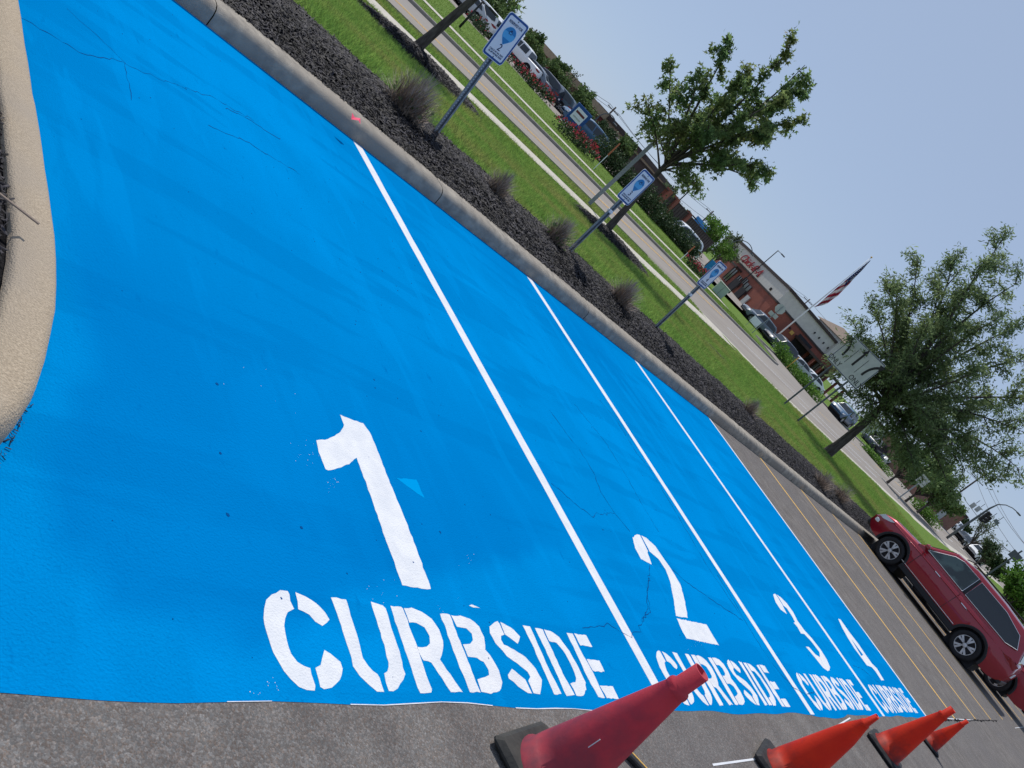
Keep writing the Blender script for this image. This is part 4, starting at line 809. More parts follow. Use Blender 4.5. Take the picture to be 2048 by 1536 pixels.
# ---------------------------------------------------------------- poles and signs along the street
p = ground(G(1176, 410, -.35)); zt = UPZ(1301, 284, p); t = thing('sign_pole', 'bare grey steel sign pole on the verge beside the maple', 'pole', p)
MB().box((0, 0, (zt-p[2])/2-.1), (.13, .05, zt-p[2]+.2), -.9, .012).ob('post', M['galv'], t); MB().box((.0, -.03, zt-p[2]-.32), (.004, .012, .6), .62).ob('plate_edge', M['galv'], t)
pa, pb = ground(G(1565, 809, -.38)), ground(G(1592, 843, -.38)); za, zc = UPZ(1660, 733, pa), UPZ(1697, 760, pb)
v = pb-pa; ang = math.atan2(v[1], v[0]); t = thing('lane_sign', 'white lane control sign with black arrows on two steel posts', 'sign', (pa+pb)/2, ang)
hl = math.hypot(v[0], v[1])/2; zt = 3.85
for s in (-1, 1): MB().box((s*hl, .03, zt/2-.35), (.07, .045, zt-.1), 0, .01).ob('post', M['dgalv'], t)
pw, ph = 2.15, 1.38; zc = zt-ph/2-.05+.0
sg = MB().box((.08, 0, zc), (pw, .012, ph), 0, .005).ob('panel', M['cladgrey'], t)
fr = MB()
for (cx_, cz_, sx_, sz_) in ((0, ph/2-.03, pw-.04, .025), (0, -ph/2+.03, pw-.04, .025), (-pw/2+.03, 0, .025, ph-.09), (pw/2-.03, 0, .025, ph-.09)): fr.box((.08+cx_, -.009, zc+cz_), (sx_, .004, sz_))
fr.ob('border', M['snavy'], sg)
def arrow(x0, curve):
    pts = [(x0, -.25), (x0, .05), (x0+curve*.1, .25), (x0+curve*.3, .38)] if curve else [(x0, -.25), (x0, .05), (x0, .3), (x0, .35)]
    P = np.array(pts); C_ = bez(P[0], P[1]+(P[1]-P[0])*.5, P[3], 10) if curve else np.linspace(P[0], P[3], 4); w_ = .055; left, right = [], []
    for i, q in enumerate(C_):
        d_ = C_[min(i+1, len(C_)-1)]-C_[max(i-1, 0)]; d_ /= np.linalg.norm(d_); nn = np.array([-d_[1], d_[0]]); left.append(q+nn*w_); right.append(q-nn*w_)
    tipd = d_; nn = np.array([-d_[1], d_[0]]); poly = left+[C_[-1]+nn*.15, C_[-1]+tipd*.26, C_[-1]-nn*.15]+right[::-1]
    MB().prism([tuple(a) for a in poly], lambda a, b: (.08+a, -.008, zc+.08+b), lambda a, b: (.08+a, -.0125, zc+.08+b)).ob('arrow', M['black'], sg)
arrow(-.72, -1); arrow(0, 0); arrow(.68, 1)
for x0 in (-.36, .36): MB().box((.08+x0, -.009, zc+.05), (.02, .004, .7)).ob('divider', M['black'], sg)
for x0 in (-.75, .75): text('lettering', 'ONLY', M['black'], sg, .3, (.08+x0, -.011, zc-.5), Matrix.Rotation(R(90), 4, 'X'), .002)
# flagpole and flag
p = AT(1548, 676, 112); p = np.array([p[0], p[1], -.35]); zt = UPZ(1741, 515, p); t = thing('flagpole', 'tall white flagpole before the brick restaurant', 'flagpole', p)
H = zt-p[2]; MB().tube([(0, 0, -.1), (0, 0, H*.5), (0, 0, H)], [.1, .08, .045], 12).ob('pole', M['swhite'], t, True); MB().lathe([(0, H+.22), (.1, H+.15), (.13, H+.1), (.1, H+.02), (0, H)], 10).ob('finial', M['yellow'], t); MB().box((0, 0, .05), (.7, .7, .2), 0, .05).ob('footing', M['conc'], t)
fl = thing('flag', 'drooping red white and blue striped flag on the flagpole', 'flag', p+np.array([0, 0, H-.25])); rt = np.array([CR[0]*.67+.0, CR[1]*.67, 0]); rt = np.array([math.sin(PSI), -math.cos(PSI), 0])
nu, nv = 46, 12; FH = 8.2; fw = np.array([math.cos(PSI), math.sin(PSI), 0])
def flagpt(u, v):   # limp flag: u runs down the pole, v outwards
    wd_ = np.interp(u, [0, .12, .35, .62, .8, .92, 1], [.1, .25, .5, .82, .75, .4, .06]); off = .16+.25*max(0, u-.75)
    return rt*(off+wd_*v)+fw*(.22*math.sin(v*9+u*5)*(.3+u))+np.array([0, 0, -u*FH-.35*v*wd_+.12*math.sin(u*23+v*4)*v])
V = [flagpt(i/nu, j/nv) for i in range(nu+1) for j in range(nv+1)]; q = lambda i, j: i*(nv+1)+j
Fr, Fw, Fb = [], [], []
for i in range(nu):
    for j in range(nv):
        (Fb if i < nu*.4+j*.5 and i < nu*.5 and not (i > nu*.25 and j > 8) else (Fr if math.floor(i/nu*11+j/nv*2.6) % 2 == 0 else Fw)).append((q(i, j), q(i+1, j), q(i+1, j+1), q(i, j+1)))
M['fred'] = mat('flag red', (.24, .018, .035), None, trans=.3); M['fwhite'] = mat('flag white', (.5, .48, .5), None, trans=.3); M['fblue'] = mat('flag blue', (.02, .035, .13), None, trans=.2)
for nm, ff, mm in (('red_stripes', Fr, 'fred'), ('white_stripes', Fw, 'fwhite'), ('blue_canton', Fb, 'fblue')): (lambda us: new_obj(nm, [V[i] for i in us], [tuple(us.index(i) for i in f) for f in ff], M[mm], fl, True))(sorted({i for f in ff for i in f}))['kind'] = 'stuff'
st = MB()
for i in range(6):
    for j in range(4):
        c_ = np.array(flagpt(.06+i*.065+(.03 if j % 2 else 0), (j+.5)/5.5))
        for o_ in (.04, -.04): st.box(tuple(c_+fw*o_), (.09, .09, .09))
st.ob('stars', M['fwhite'], fl)['kind'] = 'stuff'
# stop sign seen from behind
p = AT(1506, 664, 70); p = ground(p); t = thing('stop_sign', 'back of a grey octagonal stop sign with plates below it', 'sign', p, R(35)); zt = UPZ(1570, 615, p)-p[2]
MB().box((0, 0, zt/2-.1), (.06, .05, zt+.2), 0, .01).ob('post', M['galv'], t)
MB().prism([(.42*math.cos(R(22.5+45*k)), .42*math.sin(R(22.5+45*k))) for k in range(8)], lambda a, b: (.035, a, zt-.35+b), lambda a, b: (.047, a, zt-.35+b)).ob('panel', M['cladgrey'], t)
for s, zz_ in ((-.18, zt-.98), (.2, zt-1.05)): MB().box((.041, s, zz_), (.012, .38, .34), 0, .005).ob('plate', M['cladgrey'], t)
# street light and lot lights
def pole_light(px, py, tx, ty, D, lb, kind, arm=(1, 0), name='light_pole', tan_=2.):
    p = ground(AT(px, py, D)); zt = UPZ(tx, ty, AT(px, py, D))-p[2]; t = thing(name, lb, 'light pole', p); a = np.array([arm[0], arm[1], 0])
    if kind == 'arch':
        MB().tube([(0, 0, -.1), (0, 0, zt*.7)]+[tuple(np.array([0, 0, zt*.7])+a*(tan_*(1-math.cos(b)))+np.array([0, 0, zt*.3*math.sin(b)])) for b in np.linspace(.1, 2.3, 12)], [.11, .09]+[.05]*12, 8).ob('mast', M['dgalv'], t, True)
        e = np.array([0, 0, zt*.7])+a*(tan_*(1-math.cos(2.4)))+np.array([0, 0, zt*.3*math.sin(2.4)]); MB().box(tuple(e), (.55, .28, .14), math.atan2(a[1], a[0]), .05).ob('lamp_head', M['dgalv'], t)
    else:
        MB().tube([(0, 0, -.1), (0, 0, zt)], [.07, .05], 8).ob('mast', M['dark'], t, True)
        for s in ((1, -1) if kind == 'double' else (1,)):
            MB().tube([(0, 0, zt-.05), tuple(a*s*.5+[0, 0, zt])], .03, 6).ob('arm', M['dark'], t); MB().box(tuple(a*s*.75+[0, 0, zt]), (.55, .35, .12), math.atan2(a[1], a[0]), .03).ob('lamp_head', M['dark'], t)
    return t
RT = (math.sin(PSI), -math.cos(PSI))
pole_light(1482, 565, 1556, 500, 100, 'dark lot light pole rising before the brick restaurant', 'single', RT)
pole_light(1322, 434, 1395, 370, 84, 'thin dark lot light pole beside the maple', 'single', (-RT[0], -RT[1]))
pole_light(1376, 470, 1398, 445, 80, 'short double headed lot light near the blue roofed building', 'double', RT)
pole_light(1175, 255, 1207, 212, 85, 'arched street light above the tan building', 'arch', RT, 'street_light', .9)
pole_light(1418, 525, 1475, 462, 105, 'arched street light left of the brick restaurant', 'arch', RT, 'street_light', 1.5)
pole_light(918, 55, 960, -6, 48, 'dark lot light pole by the white cars', 'single', RT)
def upole(px, py, tx, ty, D, lb, bars):
    p = ground(AT(px, py, D)); zt = UPZ(tx, ty, AT(px, py, D))-p[2]; t = thing('utility_pole', lb, 'utility pole', p, PSI-.5); MB().tube([(0, 0, -.2), (0, 0, zt)], [.16, .1], 8).ob('mast', M['bark'], t, True)
    for k in range(bars):
        MB().box((0, 0, zt-.5-k*1.0), (.1, 2.2, .1)).ob('cross_arm', M['bark'], t)
        for s in (-1, 0, 1): MB().lathe([(.04, zt-.45-k), (.05, zt-.35-k), (0, zt-.3-k)], 6, 'z', (0, s*.95, 0)).ob('insulator', M['cladgrey'], t)
    return p, zt
wires = []
for a in ((1045, 90, 1075, 60, 120, 'utility pole behind the trees past sign two', 2), (1165, 280, 1222, 203, 110, 'utility pole above the tan building', 1), (1385, 460, 1430, 425, 130, 'utility pole right of the blue roofed building', 1), (1570, 640, 1618, 596, 165, 'utility pole behind the restaurant roof', 1), (1870, 1020, 1976, 950, 140, 'utility pole beside the junction', 2), (2010, 1180, 2075, 1110, 120, 'utility pole past the junction', 2)):
    p, zt = upole(*a); wires.append(p+np.array([0, 0, zt]))
for k, (A_, B_) in enumerate(zip(wires[:-1], wires[1:])):
    for dz, dl in ((-.25, .9), (-.3, -.9), (-1.6, 0)):
        s = np.array([math.sin(PSI)*0, 0, 0]); pa_ = A_+np.array([-.3*dl, .9*dl, dz]); pb_ = B_+np.array([-.3*dl, .9*dl, dz]); pts = [pa_+(pb_-pa_)*u-np.array([0, 0, 3.0*u*(1-u)]) for u in np.linspace(0, 1, 10)]
        wo = thing('power_line', ('upper outer', 'upper inner', 'lower')[(dz < -1)*2+(dl < 0)]+' power line on the span '+('past sign two', 'over the tan building', 'over the blue roofed building', 'behind the restaurant', 'over the junction')[k], 'wire', pa_)
        MB().tube([q-pa_ for q in pts], .022, 4).ob('cable', M['wire'], wo)
# traffic signal mast
p = ground(AT(1905, 1068, 95)); D0 = math.hypot(p[0], p[1]); t = thing('traffic_signal', 'curved traffic signal mast with signal heads at the junction', 'traffic light', p)
path = [AT(*q, D0)-p for q in ((1925, 1054), (1950, 1037), (1979, 1017), (1996, 1009), (2012, 1010), (2025, 1016), (2038, 1027))]; path = [np.array([0, 0, -.1])]+path
MB().tube(path, [.13, .12, .11, .09, .06, .05, .045, .04], 10).ob('mast', M['dgalv'], t, True); MB().box(tuple(path[-1]+[0, 0, -.05]), (.25, .5, .15), PSI, .05).ob('lamp_head', M['dgalv'], t)
for q in ((1972, 1030), (1966, 1034)): c_ = AT(*q, D0-.3)-p; hd = MB().box(tuple(c_), (.25, .28, .9), PSI, .05).ob('signal_head', M['black'], t); [MB().lathe([(.13, 0), (.14, .18), (.12, .18)], 8, 'y', tuple(c_+[0, -.3, k*.32])).ob('visor', M['black'], hd) for k in (-1, 0, 1)]
tsw = thing('span_wire', 'span wire carrying hanging signals over the junction', 'wire', p); a_, b_ = AT(1930, 1000, 118)-p, AT(2070, 1150, 105)-p
MB().tube([a_, (a_+b_)/2-[0, 0, .5], b_], .03, 5).ob('cable', M['wire'], tsw)
for q, lb in (((1946, 1011), 'hanging lane sign plate on the span wire'), ((1956, 1018), 'small hanging sign plate on the span wire')):
    c_ = AT(*q, 113); h = thing('hanging_sign', lb, 'sign', c_); MB().box((0, 0, 0), (.05, .5, .7), PSI, .02).ob('plate', M['cladgrey'], h); MB().tube([(0, 0, .4), (0, 0, .95)], .03, 5).ob('hanger', M['wire'], h)
c_ = AT(1975, 1040, 108); h = thing('hanging_signal', 'black hanging signal head over the junction', 'traffic light', c_); hb = MB().box((0, 0, 0), (.28, .3, .95), PSI, .05).ob('housing', M['black'], h); [MB().box((-.25, .0, k*.36), (.2, .3, .24), PSI, .05).ob('visor', M['black'], hb) for k in (-1, 0, 1)]
MB().tube([(0, 0, .55), (0, 0, 1.2)], .03, 5).ob('hanger', M['wire'], h)
c_ = AT(1993, 1044, 108); h = thing('street_name_plate', 'long dark street name plate hanging over the junction', 'sign', c_); MB().box((0, 0, 0), (.05, 2.3, .4), PSI+.9, .02).ob('plate', M['dgalv'], h); MB().tube([(0, 0, .2), (0, 0, .9)], .03, 5).ob('hanger', M['wire'], h)
p = ground(AT(2004, 1129, 60)); t = thing('road_sign', 'dark rectangular sign on a thin pole right of the junction', 'sign', p, PSI); zt = UPZ(2045, 1102, p)-p[2]; MB().tube([(0, 0, -.1), (0, 0, zt)], .05, 8).ob('post', M['dgalv'], t); MB().box((-.06, 0, zt-.5), (.02, .7, .5), 0, .01).ob('panel', M['dgalv'], t)
p = ground(AT(1826, 975, 70)); t = thing('road_sign', 'grey road sign back beside the hedge beyond the locust', 'sign', p, PSI); zt = UPZ(1853, 955, p)-p[2]; MB().tube([(0, 0, -.1), (0, 0, zt)], .05, 8).ob('post', M['galv'], t); MB().box((-.06, 0, zt-.35), (.02, .75, .75), 0, .01).ob('panel', M['cladgrey'], t)
# marker posts
for px, py, tx, ty, D, lb, mm in ((1214, 312, 1240, 286, 52, 'white marker post with an orange top in the evergreens', 'orangepost'), (1368, 512, 1388, 490, 58, 'thin orange marker post by the red flowers', 'orangepost'), (1577, 732, 1597, 714, 78, 'yellow marker post in the bright hedge', 'yellow')):
    p = ground(AT(px, py, D)); zt = UPZ(tx, ty, AT(px, py, D))-p[2]; t = thing('marker_post', lb, 'post', p); MB().tube([(0, 0, -.1), (0, 0, zt*.55)], .022, 8).ob('stem', M['swhite'] if mm == 'orangepost' else M[mm], t); MB().tube([(0, 0, zt*.55), (0, 0, zt*.97), (0, 0, zt)], [.045, .045, .02], 8).ob('top', M[mm], t)
# ---------------------------------------------------------------- shrubs and trees across the street
def bush(name, label, p, rx, rz_, n, size, m, group, flowers=0, shape='diamond'):
    t = thing(name, label, 'shrub', p, 0, group)
    MB().tube([(0, 0, -.05), (.03, .02, rz_*.6)], [.05, .02], 6).ob('stem', M['bark'], t)
    d = rng.normal(0, 1, (n, 3)); d /= np.linalg.norm(d, axis=1)[:, None]; lump = 1+.16*np.sin(d[:, 0]*5+p[0])+.14*np.sin(d[:, 1]*6+p[1])+.1*np.sin(d[:, 2]*7); r = (rng.random(n)**.35)*lump
    P = d*r[:, None]*np.array([rx, rx, rz_*.5])+np.array([0, 0, rz_*.5]); P[:, 2] = np.maximum(P[:, 2], .03); V, F = leafmesh(P, d, size, shape); new_obj('foliage', V, F, m, t)
    if flowers:
        k = rng.random(flowers)**.5*1.15; d = rng.normal(0, 1, (flowers, 3)); d[:, 2] = np.abs(d[:, 2]); d /= np.linalg.norm(d, axis=1)[:, None]; P = d*np.array([rx, rx, rz_*.55])*1.02+np.array([0, 0, rz_*.5]); V, F = leafmesh(P, d, size*1.2, 'diamond'); new_obj('blossoms', V, F, M['flower'], t)['kind'] = 'stuff'
    return t
def cg(px, py, z=-.12): q = G(px, py, z); return np.array([q[0], q[1], float(T(q[0], q[1]))])
ROSE = 'red rose bushes on the lawn crest'
for px, py, rx, h, fl_, lb in ((948, 48, .9, 1.1, 25, 'dark rose bush with few blooms by the white SUVs'), (958, 60, .9, 1.1, 5, 'dark red leaved bush at the foot of the white SUV'), (1008, 112, .8, 1.0, 30, 'rose bush half hidden under sign two'), (1037, 143, .8, 1.0, 45, 'rose bush below the white pickup'), (1052, 160, .85, 1.1, 75, 'red rose bush below the grey sedan'), (1058, 172, .7, .9, 50, 'small rose bush before the navy SUV'), (1080, 195, 1.0, 1.2, 90, 'wide red rose bush before the teal SUV'),
    (1128, 262, .9, 1.1, 70, 'first rose bush at the front wheel of the blue SUV'), (1145, 275, .9, 1.15, 90, 'second red rose bush along the blue SUV'), (1158, 290, .9, 1.15, 100, 'third red rose bush along the blue SUV'), (1172, 303, .9, 1.1, 80, 'last red rose bush before the evergreens'), (1383, 530, .7, .9, 60, 'red rose bush at the evergreen hedge end'), (1396, 542, .75, .9, 70, 'red rose bush beside the blue panel sign'), (1410, 553, .7, .85, 50, 'red rose bush behind sign four')):
    bush('rose_bush', lb, cg(px, py), rx*.9, h*.72, 420, .15, M['leaf_ever'], ROSE, int(fl_*.85))
for k, (px, py, rx, h) in enumerate(((1192, 315, 1.1, 1.9), (1208, 332, 1.1, 1.7), (1226, 352, 1.2, 1.7), (1246, 375, 1.1, 1.6), (1268, 400, 1.2, 1.7), (1290, 425, 1.1, 1.6), (1310, 445, 1.1, 1.55), (1330, 466, 1.05, 1.5), (1350, 487, 1.1, 1.5), (1368, 506, 1.0, 1.5))):
    bush('evergreen_shrub', 'round dark evergreen shrub in the hedge row along the lawn crest', cg(px, py), rx, h, 1500, .16, M['leaf_ever'], 'evergreen hedge row along the lawn crest')
for k, (px, py, rx, h) in enumerate(((1565, 698, .9, 1.3), (1577, 710, .9, 1.3), (1588, 724, 1.0, 1.2), (1600, 738, 1.0, 1.1), (1612, 752, 1.0, 1.1), (1624, 766, 1.0, 1.1), (1636, 780, 1.0, 1.1))):
    q = ground(AT(px, py, 80-k*.5)); bush('hedge_shrub', 'bright green hedge shrub in front of the restaurant cars', q, rx, h, 700, .16, M['leaf_hedge'], 'bright hedge before the restaurant')
for k, (px, py) in enumerate(((1745, 893), (1752, 902), (1760, 912), (1770, 923), (1778, 932))):
    q = ground(AT(px, py, 88)); bush('low_hedge_shrub', 'low hedge shrub before the dark pickup', q, .9, .8, 400, .16, M['leaf_hedge'], 'low hedge before the pickup')
for k, (px, py) in enumerate(((1858, 998), (1866, 1006), (1874, 1015), (1882, 1024))):
    q = ground(AT(px, py, 85)); bush('yellow_hedge_shrub', 'yellow green hedge shrub before the small brick building', q, 1.0, 1.2, 500, .17, M['leaf_hedge'], 'yellow green hedge before the small brick building')
def far_tree(px, py, tx, ty, D, lb, wpx, m='leaf_far', n=3200, size=.26, bare=0, trunk=.12):
    p = ground(AT(px, py, D)); ht = UPZ(tx, ty, AT(px, py, D))-p[2]; wr_ = wpx*D/FPX/2; tips = []
    for k in range(16): a = k*2.4; f = .35+.65*((k*.618) % 1); tips.append(p+np.array([math.cos(a)*wr_*math.sin(f*2.9+.15), math.sin(a)*wr_*math.sin(f*2.9+.15), ht*(.3+.7*f)]))
    return tree('tree', lb, p, p+np.array([0, 0, ht*.28]), tips, trunk, M[m], size, n, 'diamond', wr_*.42, 'trees across the street', sub=6, start=.35)
far_tree(955, 45, 1005, -5, 82, 'round green tree behind the white SUVs', 62)
far_tree(975, 70, 1030, 22, 84, 'leafy green tree half hidden by sign two', 58)
far_tree(1040, 125, 1083, 75, 84, 'bushy green tree over the white pickup', 62)
far_tree(1090, 175, 1122, 122, 86, 'green tree before the maroon building', 56)
far_tree(1115, 190, 1150, 132, 90, 'thin sparse tree with bare twigs', 40, 'leaf_grey', 420, .2)
far_tree(1140, 235, 1172, 178, 86, 'dense green tree behind the blue panel sign board', 66)
far_tree(1185, 300, 1214, 250, 84, 'dark bushy tree at the corner of the tan building', 60, 'leaf_ever', 4200)
far_tree(1222, 335, 1270, 285, 84, 'dark green tree behind the evergreen hedge', 62)
far_tree(1310, 420, 1342, 372, 92, 'pale green tree above the dark fence', 62, 'leaf_grey')
far_tree(1352, 448, 1368, 415, 108, 'small tree beyond the dark fence end', 40)
far_tree(1385, 520, 1443, 440, 102, 'bright green tree left of the brick restaurant', 84, 'leaf_hedge', 4200)
far_tree(1420, 530, 1478, 470, 128, 'grey green tree behind the restaurant corner', 52, 'leaf_grey')
far_tree(1795, 950, 1850, 905, 75, 'green tree behind the locust crown', 100, 'leaf_far', 4500)
far_tree(1835, 985, 1895, 930, 78, 'second green tree behind the locust crown', 90, 'leaf_far', 4500)
far_tree(1868, 1000, 1920, 960, 82, 'round tree right of the locust crown', 80, 'leaf_far', 4200)
far_tree(1900, 1070, 1922, 1030, 190, 'distant round tree at the junction', 28, 'leaf_ever', 1500, .4)
far_tree(1930, 1095, 1985, 1035, 112, 'sparse twiggy grey green tree at the junction', 74, 'leaf_grey', 1300, .2)
far_tree(1955, 1125, 1990, 1090, 104, 'dark pine like tree beside the junction', 50, 'leaf_ever', 2600)
far_tree(1975, 1150, 2005, 1115, 90, 'dark green bush tree right of the white SUV', 46, 'leaf_ever', 2400)
far_tree(1995, 1215, 2050, 1130, 52, 'bright yellow green tree above the red SUV roof', 92, 'leaf_hedge', 4200, .2)
far_tree(2030, 1300, 2100, 1190, 46, 'leafy tree at the edge beyond the red SUV', 80, 'leaf_far', 3200, .2)
# ---------------------------------------------------------------- buildings
def quadwall(A_, B_, z0, z1, th=.3):
    A_, B_ = np.array(A_[:2]), np.array(B_[:2]); d_ = (B_-A_)/np.linalg.norm(B_-A_); n_ = np.array([-d_[1], d_[0]])*th   # thickness goes to the left of A->B
    P = [A_, B_, B_+n_, A_+n_]; return [(*q, z0) for q in P]+[(*q, z1) for q in P], [(3, 2, 1, 0), (4, 5, 6, 7), (0, 1, 5, 4), (1, 2, 6, 5), (2, 3, 7, 6), (3, 0, 4, 7)]
def block(t, name, base, pts, z0, z1, m):
    k = len(pts); V = [(a[0]-base[0], a[1]-base[1], z0-base[2]) for a in pts]+[(a[0]-base[0], a[1]-base[1], z1-base[2]) for a in pts]
    return new_obj(name, V, [tuple(range(k-1, -1, -1)), tuple(range(k, 2*k))]+[(i, (i+1) % k, (i+1) % k+k, i+k) for i in range(k)], m, t)
def onwall(t, name, base, A_, B_, f0, f1, z0, z1, out, m, th=.08):   # a panel on the wall A->B between fractions f0,f1
    A_, B_ = np.array(A_[:2]), np.array(B_[:2]); d_ = (B_-A_); n_ = np.array([d_[1], -d_[0]])/np.linalg.norm(d_); a, b = A_+d_*f0, A_+d_*f1
    pts = [a+n_*out, b+n_*out, b+n_*(out-th), a+n_*(out-th)]; return block(t, name, base, pts, z0, z1, m)
def offs(pts, o):   # grow a polygon about its centre
    c_ = np.mean([q[:2] for q in pts], 0); return [np.array(q[:2])+(np.array(q[:2])-c_)/np.linalg.norm(np.array(q[:2])-c_)*o for q in pts]
# brick restaurant
rA, rB, rC = AT(1453, 500, 142), AT(1566, 592, 118), AT(1700, 720, 128); rD = rA+(rC-rB); base = np.array([rB[0], rB[1], -.6]); t = thing('brick_restaurant', 'brick restaurant with cream upper band and dark cornice across the street', 'building', base)
foot = [rA, rB, rC, rD]; ztop = 5.45; zmid = 3.5
block(t, 'wall', base, foot, -.6, zmid, M['brick']); block(t, 'upper_band', base, offs(foot, .12), zmid+.003, ztop, M['cream']); block(t, 'cornice', base, offs(foot, .35), ztop+.003, ztop+.4, M['brown']); block(t, 'trim_course', base, offs(foot, .2), zmid-.25, zmid-.002, M['brown'])
for f0, f1, z0, z1 in ((.3, .38, .1, 2.4), (.44, .5, .1, 2.2), (.58, .68, 1.4, 2.3), (.52, .58, 1.7, 2.6)):
    wd = onwall(t, 'window', base, rA, rB, f0, f1, z0, z1, .06, M['dglass']); 
    for s in (f0, (f0+f1)/2, f1): onwall(t, 'mullion', base, rA, rB, s-.003, s+.003, z0, z1, .12, M['brown'])
onwall(t, 'awning', base, rA, rB, .28, .42, 2.5, 2.8, 1.2, M['brown'], 1.2); onwall(t, 'menu_board', base, rA, rB, .48, .56, -.4, 1.6, .5, M['dark'], .2); onwall(t, 'menu_board', base, rA, rB, .62, .7, -.4, 1.4, .5, M['dark'], .2); onwall(t, 'menu_board', base, rA, rB, .74, .79, -.3, 1.2, .4, M['cladgrey'], .15)
for f in (.12, .33, .62, .86): lf = onwall(t, 'wall_light', base, rA, rB, f-.006, f+.006, zmid+.2, zmid+.6, .32, M['dark'], .2)
for f in (.3, .55, .8): onwall(t, 'wall_light', base, rB, rC, f-.006, f+.006, 2.2, 2.5, .2, M['dark'], .2)
for f in np.linspace(.5, .72, 4): onwall(t, 'vent', base, rB, rC, f, f+.012, 4.2, 4.5, .2, M['dark'], .08)
onwall(t, 'entrance', base, rB, rC, .42, .62, -.5, 2.9, .05, M['dark']); onwall(t, 'canopy', base, rB, rC, .4, 1.1, 2.1, 2.45, 4.5, M['brown'], 4.5)
for f in (.5, .62, .74, .86, .98): onwall(t, 'canopy_post', base, rB, rC, f, f+.012, -.6, 2.1, 4.4, M['brick'], .35)
for f in (.66, .78, .9):
    wd = onwall(t, 'window', base, rB, rC, f, f+.09, .2, 2.2, .06, M['dglass'])
    for s in (f, f+.045, f+.09): onwall(t, 'mullion', base, rB, rC, s-.003, s+.003, .2, 2.2, .12, M['brown'])
onwall(t, 'yellow_plate', base, rB, rC, .33, .37, 1.9, 2.4, .1, M['yellow'], .05)
# raised entrance tower with hipped roof
tA, tB = rB+(rC-rB)*.74, rB+(rC-rB)*1.02; nv_ = np.array([(rC-rB)[1], -(rC-rB)[0], 0])/np.linalg.norm(rC-rB); tower = [tA+nv_*.6, tB+nv_*.6, tB-nv_*6, tA-nv_*6]
block(t, 'tower', base, tower, zmid, ztop+.9, M['cream']); eave = offs(tower, .6); cen = np.mean([q[:2] for q in tower], 0)
V = [(q[0]-base[0], q[1]-base[1], ztop+.9-base[2]) for q in eave]+[(cen[0]-base[0]+d_*(tB-tA)[0]*.2, cen[1]-base[1]+d_*(tB-tA)[1]*.2, ztop+2.3-base[2]) for d_ in (-1, 1)]
new_obj('roof', V, [(0, 1, 5, 4), (1, 2, 5), (2, 3, 4, 5), (3, 0, 4), (3, 2, 1, 0)], M['shingle'], t)
def wallrot(A_, B_): d_ = np.array(B_[:2])-np.array(A_[:2]); return Matrix.Rotation(math.atan2(d_[1], d_[0]), 4, 'Z')@Matrix.Rotation(R(90), 4, 'X'), np.array([d_[1], -d_[0]])/np.linalg.norm(d_)
rt_, nn = wallrot(rA, rB); q = rA[:2]+(rB-rA)[:2]*.45+nn*.3; text('sign_lettering', 'Chick-fil-A', M['red'], t, 1.7, (q[0]-base[0], q[1]-base[1], 4.3-base[2]), rt_, .05, .35, .9, 1.5)
rt_, nn = wallrot(rB, rC); q = rB[:2]+(rC-rB)[:2]*.88+nn*.85; text('sign_lettering', 'C', M['red'], t, 2.4, (q[0]-base[0], q[1]-base[1], 4.5-base[2]), rt_, .05, .3)
# dark fence enclosure with brick piers, blue roofed building, tan store, maroon store
def simple(name, label, px, D, zt, mw, mroof, wins=(), thick=8, z0=-.4, cat='building', par=.35):
    A_, B_ = AT(*px[0], D[0]), AT(*px[1], D[1]); d_ = (B_-A_)[:2]; n_ = np.array([-d_[1], d_[0]])/np.linalg.norm(d_)*thick; base = np.array([*(A_[:2]+B_[:2])/2, z0]); t = thing(name, label, cat, base)
    ft = [A_[:2], B_[:2], B_[:2]+n_, A_[:2]+n_]; block(t, 'wall', base, ft, z0, zt, mw); block(t, 'roof_edge', base, offs(ft, .2), zt+.003, zt+par, mroof)
    for f0, f1, za_, zb_, mm in wins: wd = onwall(t, 'window' if mm in ('dglass',) else 'panel', base, A_, B_, f0, f1, za_, zb_, .06, M[mm])
    return t, base, A_, B_
t, base, A_, B_ = simple('fence_enclosure', 'dark brown fence enclosure behind the evergreen hedge', ((1305, 410), (1422, 490)), (78, 92), 2.2, M['brown'], M['brown'], (), 5, -.4, 'fence', .08)
for f in (.02, .16, .42): onwall(t, 'brick_pier', base, A_, B_, f-.02, f+.02, -.4, 2.45, .2, M['brick'], .5)
for f in np.linspace(.05, .97, 24): onwall(t, 'board', base, A_, B_, f, f+.03, -.3, 2.15, .035, M['brown'], .03)
simple('blue_roofed_building', 'low building with a bright blue band beyond the dark fence', ((1392, 438), (1426, 468)), (115, 114.5), 1.7, M['brown'], paint('bright blue fascia', (.02, .22, .55)), (), 5, -.4, par=1.5)
simple('tan_store', 'tan block store behind the blue SUV', ((1165, 240), (1265, 340)), (95, 92), 2.6, M['tan'], M['brown'], ((.1, .14, .3, 1.8, 'dglass'), (.02, .6, 2.0, 2.08, 'cream'), (.5, .56, 0, 1.9, 'dglass')), 14, -.4, par=.5)
t, base, A_, B_ = simple('maroon_store', 'maroon store with a red awning behind the parked cars', ((1030, 95), (1160, 215)), (96, 90), 2.3, M['maroon'], M['tan'], ((.1, .18, .2, 1.8, 'dglass'), (.3, .4, .2, 1.8, 'dglass'), (.85, .92, .2, 1.6, 'dglass')), 12, -.4, par=.7)
onwall(t, 'awning', base, A_, B_, .62, .72, 1.3, 1.9, 1.0, M['red'], 1.0)
simple('siding_house', 'pale grey siding house behind the dark pickup', ((1725, 850), (1800, 925)), (125, 120), 2.6, M['cladgrey'], M['brown'], ((.25, .4, .3, 1.8, 'dglass'), (.52, .66, .3, 1.8, 'dglass'), (.78, .9, .3, 1.8, 'dglass')), 9, -.4)
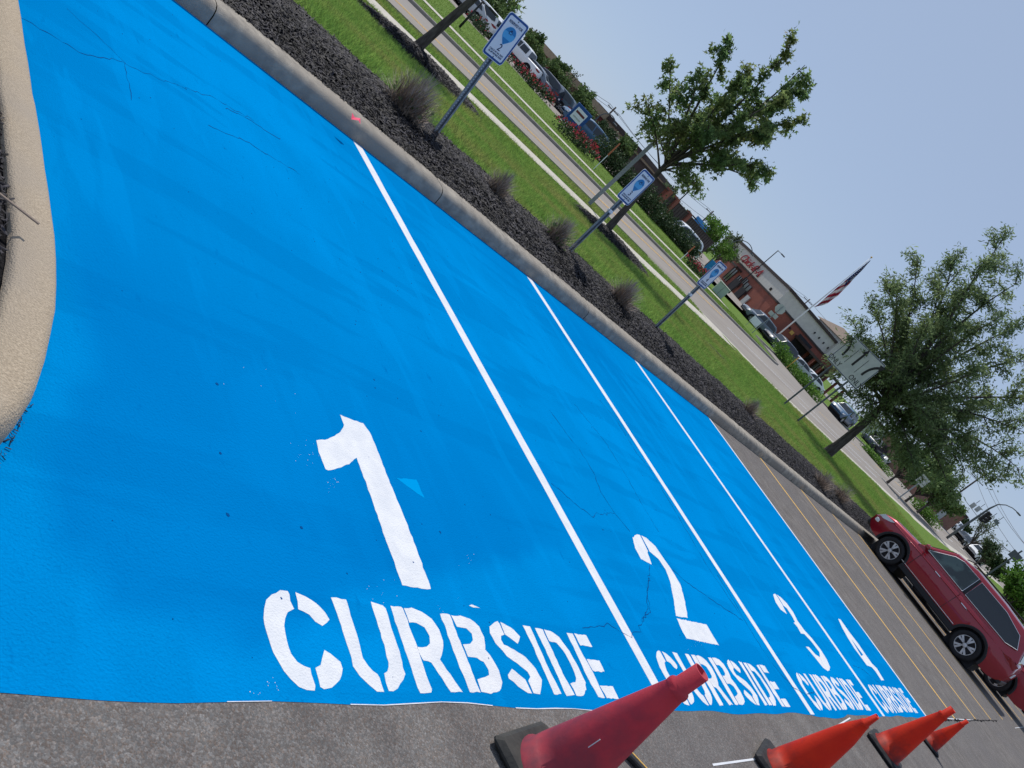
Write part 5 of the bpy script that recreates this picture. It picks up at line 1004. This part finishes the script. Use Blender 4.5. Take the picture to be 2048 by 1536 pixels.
simple('small_brick_building', 'small brick building near the junction', ((1845, 985), (1910, 1050)), (105, 112), 2.6, mat('faded brick', (.25, .13, .1), (.3, .17, .13), 4, .9), M['brown'], ((.2, .32, .3, 2.0, 'cladgrey'), (.55, .68, .3, 2.0, 'cladgrey')), 9, -.2)
# blue panel signs, cabinets, bench
p = cg(1133, 262); t = thing('monument_sign', 'blue framed monument sign board with white panel across the street', 'sign', AT(1140, 250, 61)*[1, 1, 0]+[0, 0, float(T(*AT(1140, 250, 61)[:2]))+.05], R(58)); MB().box((0, 0, .9), (.3, 1.3, 1.6), 0, .03).ob('cabinet', M['sblue'], t); pn = MB().box((-.165, .05, 1.05), (.03, .9, .85), 0, .01).ob('panel', M['swhite'], t); MB().box((-.184, .05, 1.2), (.01, .75, .15)).ob('red_band', M['maroon'], pn); MB().box((-.184, .05, .85), (.01, .65, .1)).ob('grey_band', M['cladgrey'], pn); MB().box((-.165, .05, .2), (.03, 1.0, .18), 0, .01).ob('footer', M['swhite'], t)
p = AT(1423, 540, 75); t = thing('blue_panel_sign', 'bright blue banner board behind sign four', 'sign', (p[0], p[1], -.35), PSI); MB().box((0, 0, 1.0), (.1, 1.2, 1.0), 0, .02).ob('board', M['smid'], t); [MB().box((0, s*.5, .1), (.08, .08, .9)).ob('leg', M['galv'], t) for s in (-1, 1)]; [MB().box((-.06, -.1, 1.2+k*.3), (.01, .6-.15*k, .1)).ob('lettering_bar', M['slight'], t) for k in (-1, 0)]
p = ground(AT(1437, 584, 68)); t = thing('utility_cabinet', 'pale green utility cabinet on the lawn below sign four', 'cabinet', p, PSI); MB().box((0, 0, .45), (.7, 1.0, .9), 0, .03).ob('box', M['boxgreen'], t); MB().box((0, 0, .93), (.78, 1.08, .06), 0, .02).ob('lid', M['boxgreen'], t); MB().box((-.355, 0, .45), (.01, .02, .7)).ob('door_seam', M['dark'], t)
p = ground(AT(1497, 655, 72)); t = thing('yard_sign', 'small white yard sign before the grey SUV', 'sign', p, PSI); MB().box((0, 0, .75), (.03, .8, .6), 0, .01).ob('panel', M['swhite'], t); [MB().box((0, s*.3, .25), (.03, .03, .7)).ob('leg', M['galv'], t) for s in (-1, 1)]
p = ground(AT(1975, 1175, 47)); t = thing('litter_bin', 'green slatted litter bin beyond the red SUV', 'bin', p, PSI)
for k in range(14): a = 2*math.pi*k/14; MB().box((.42*math.cos(a), .42*math.sin(a), .5), (.03, .1, .95), a, .008).ob('slat', M['green'], t)
MB().lathe([(.38, .03), (.38, .9), (.36, .9), (.36, .05)], 20).ob('liner', M['dark'], t); MB().lathe([(.45, .95), (.46, 1.0), (.3, 1.04), (.28, 1.0)], 20).ob('rim', M['cladgrey'], t)
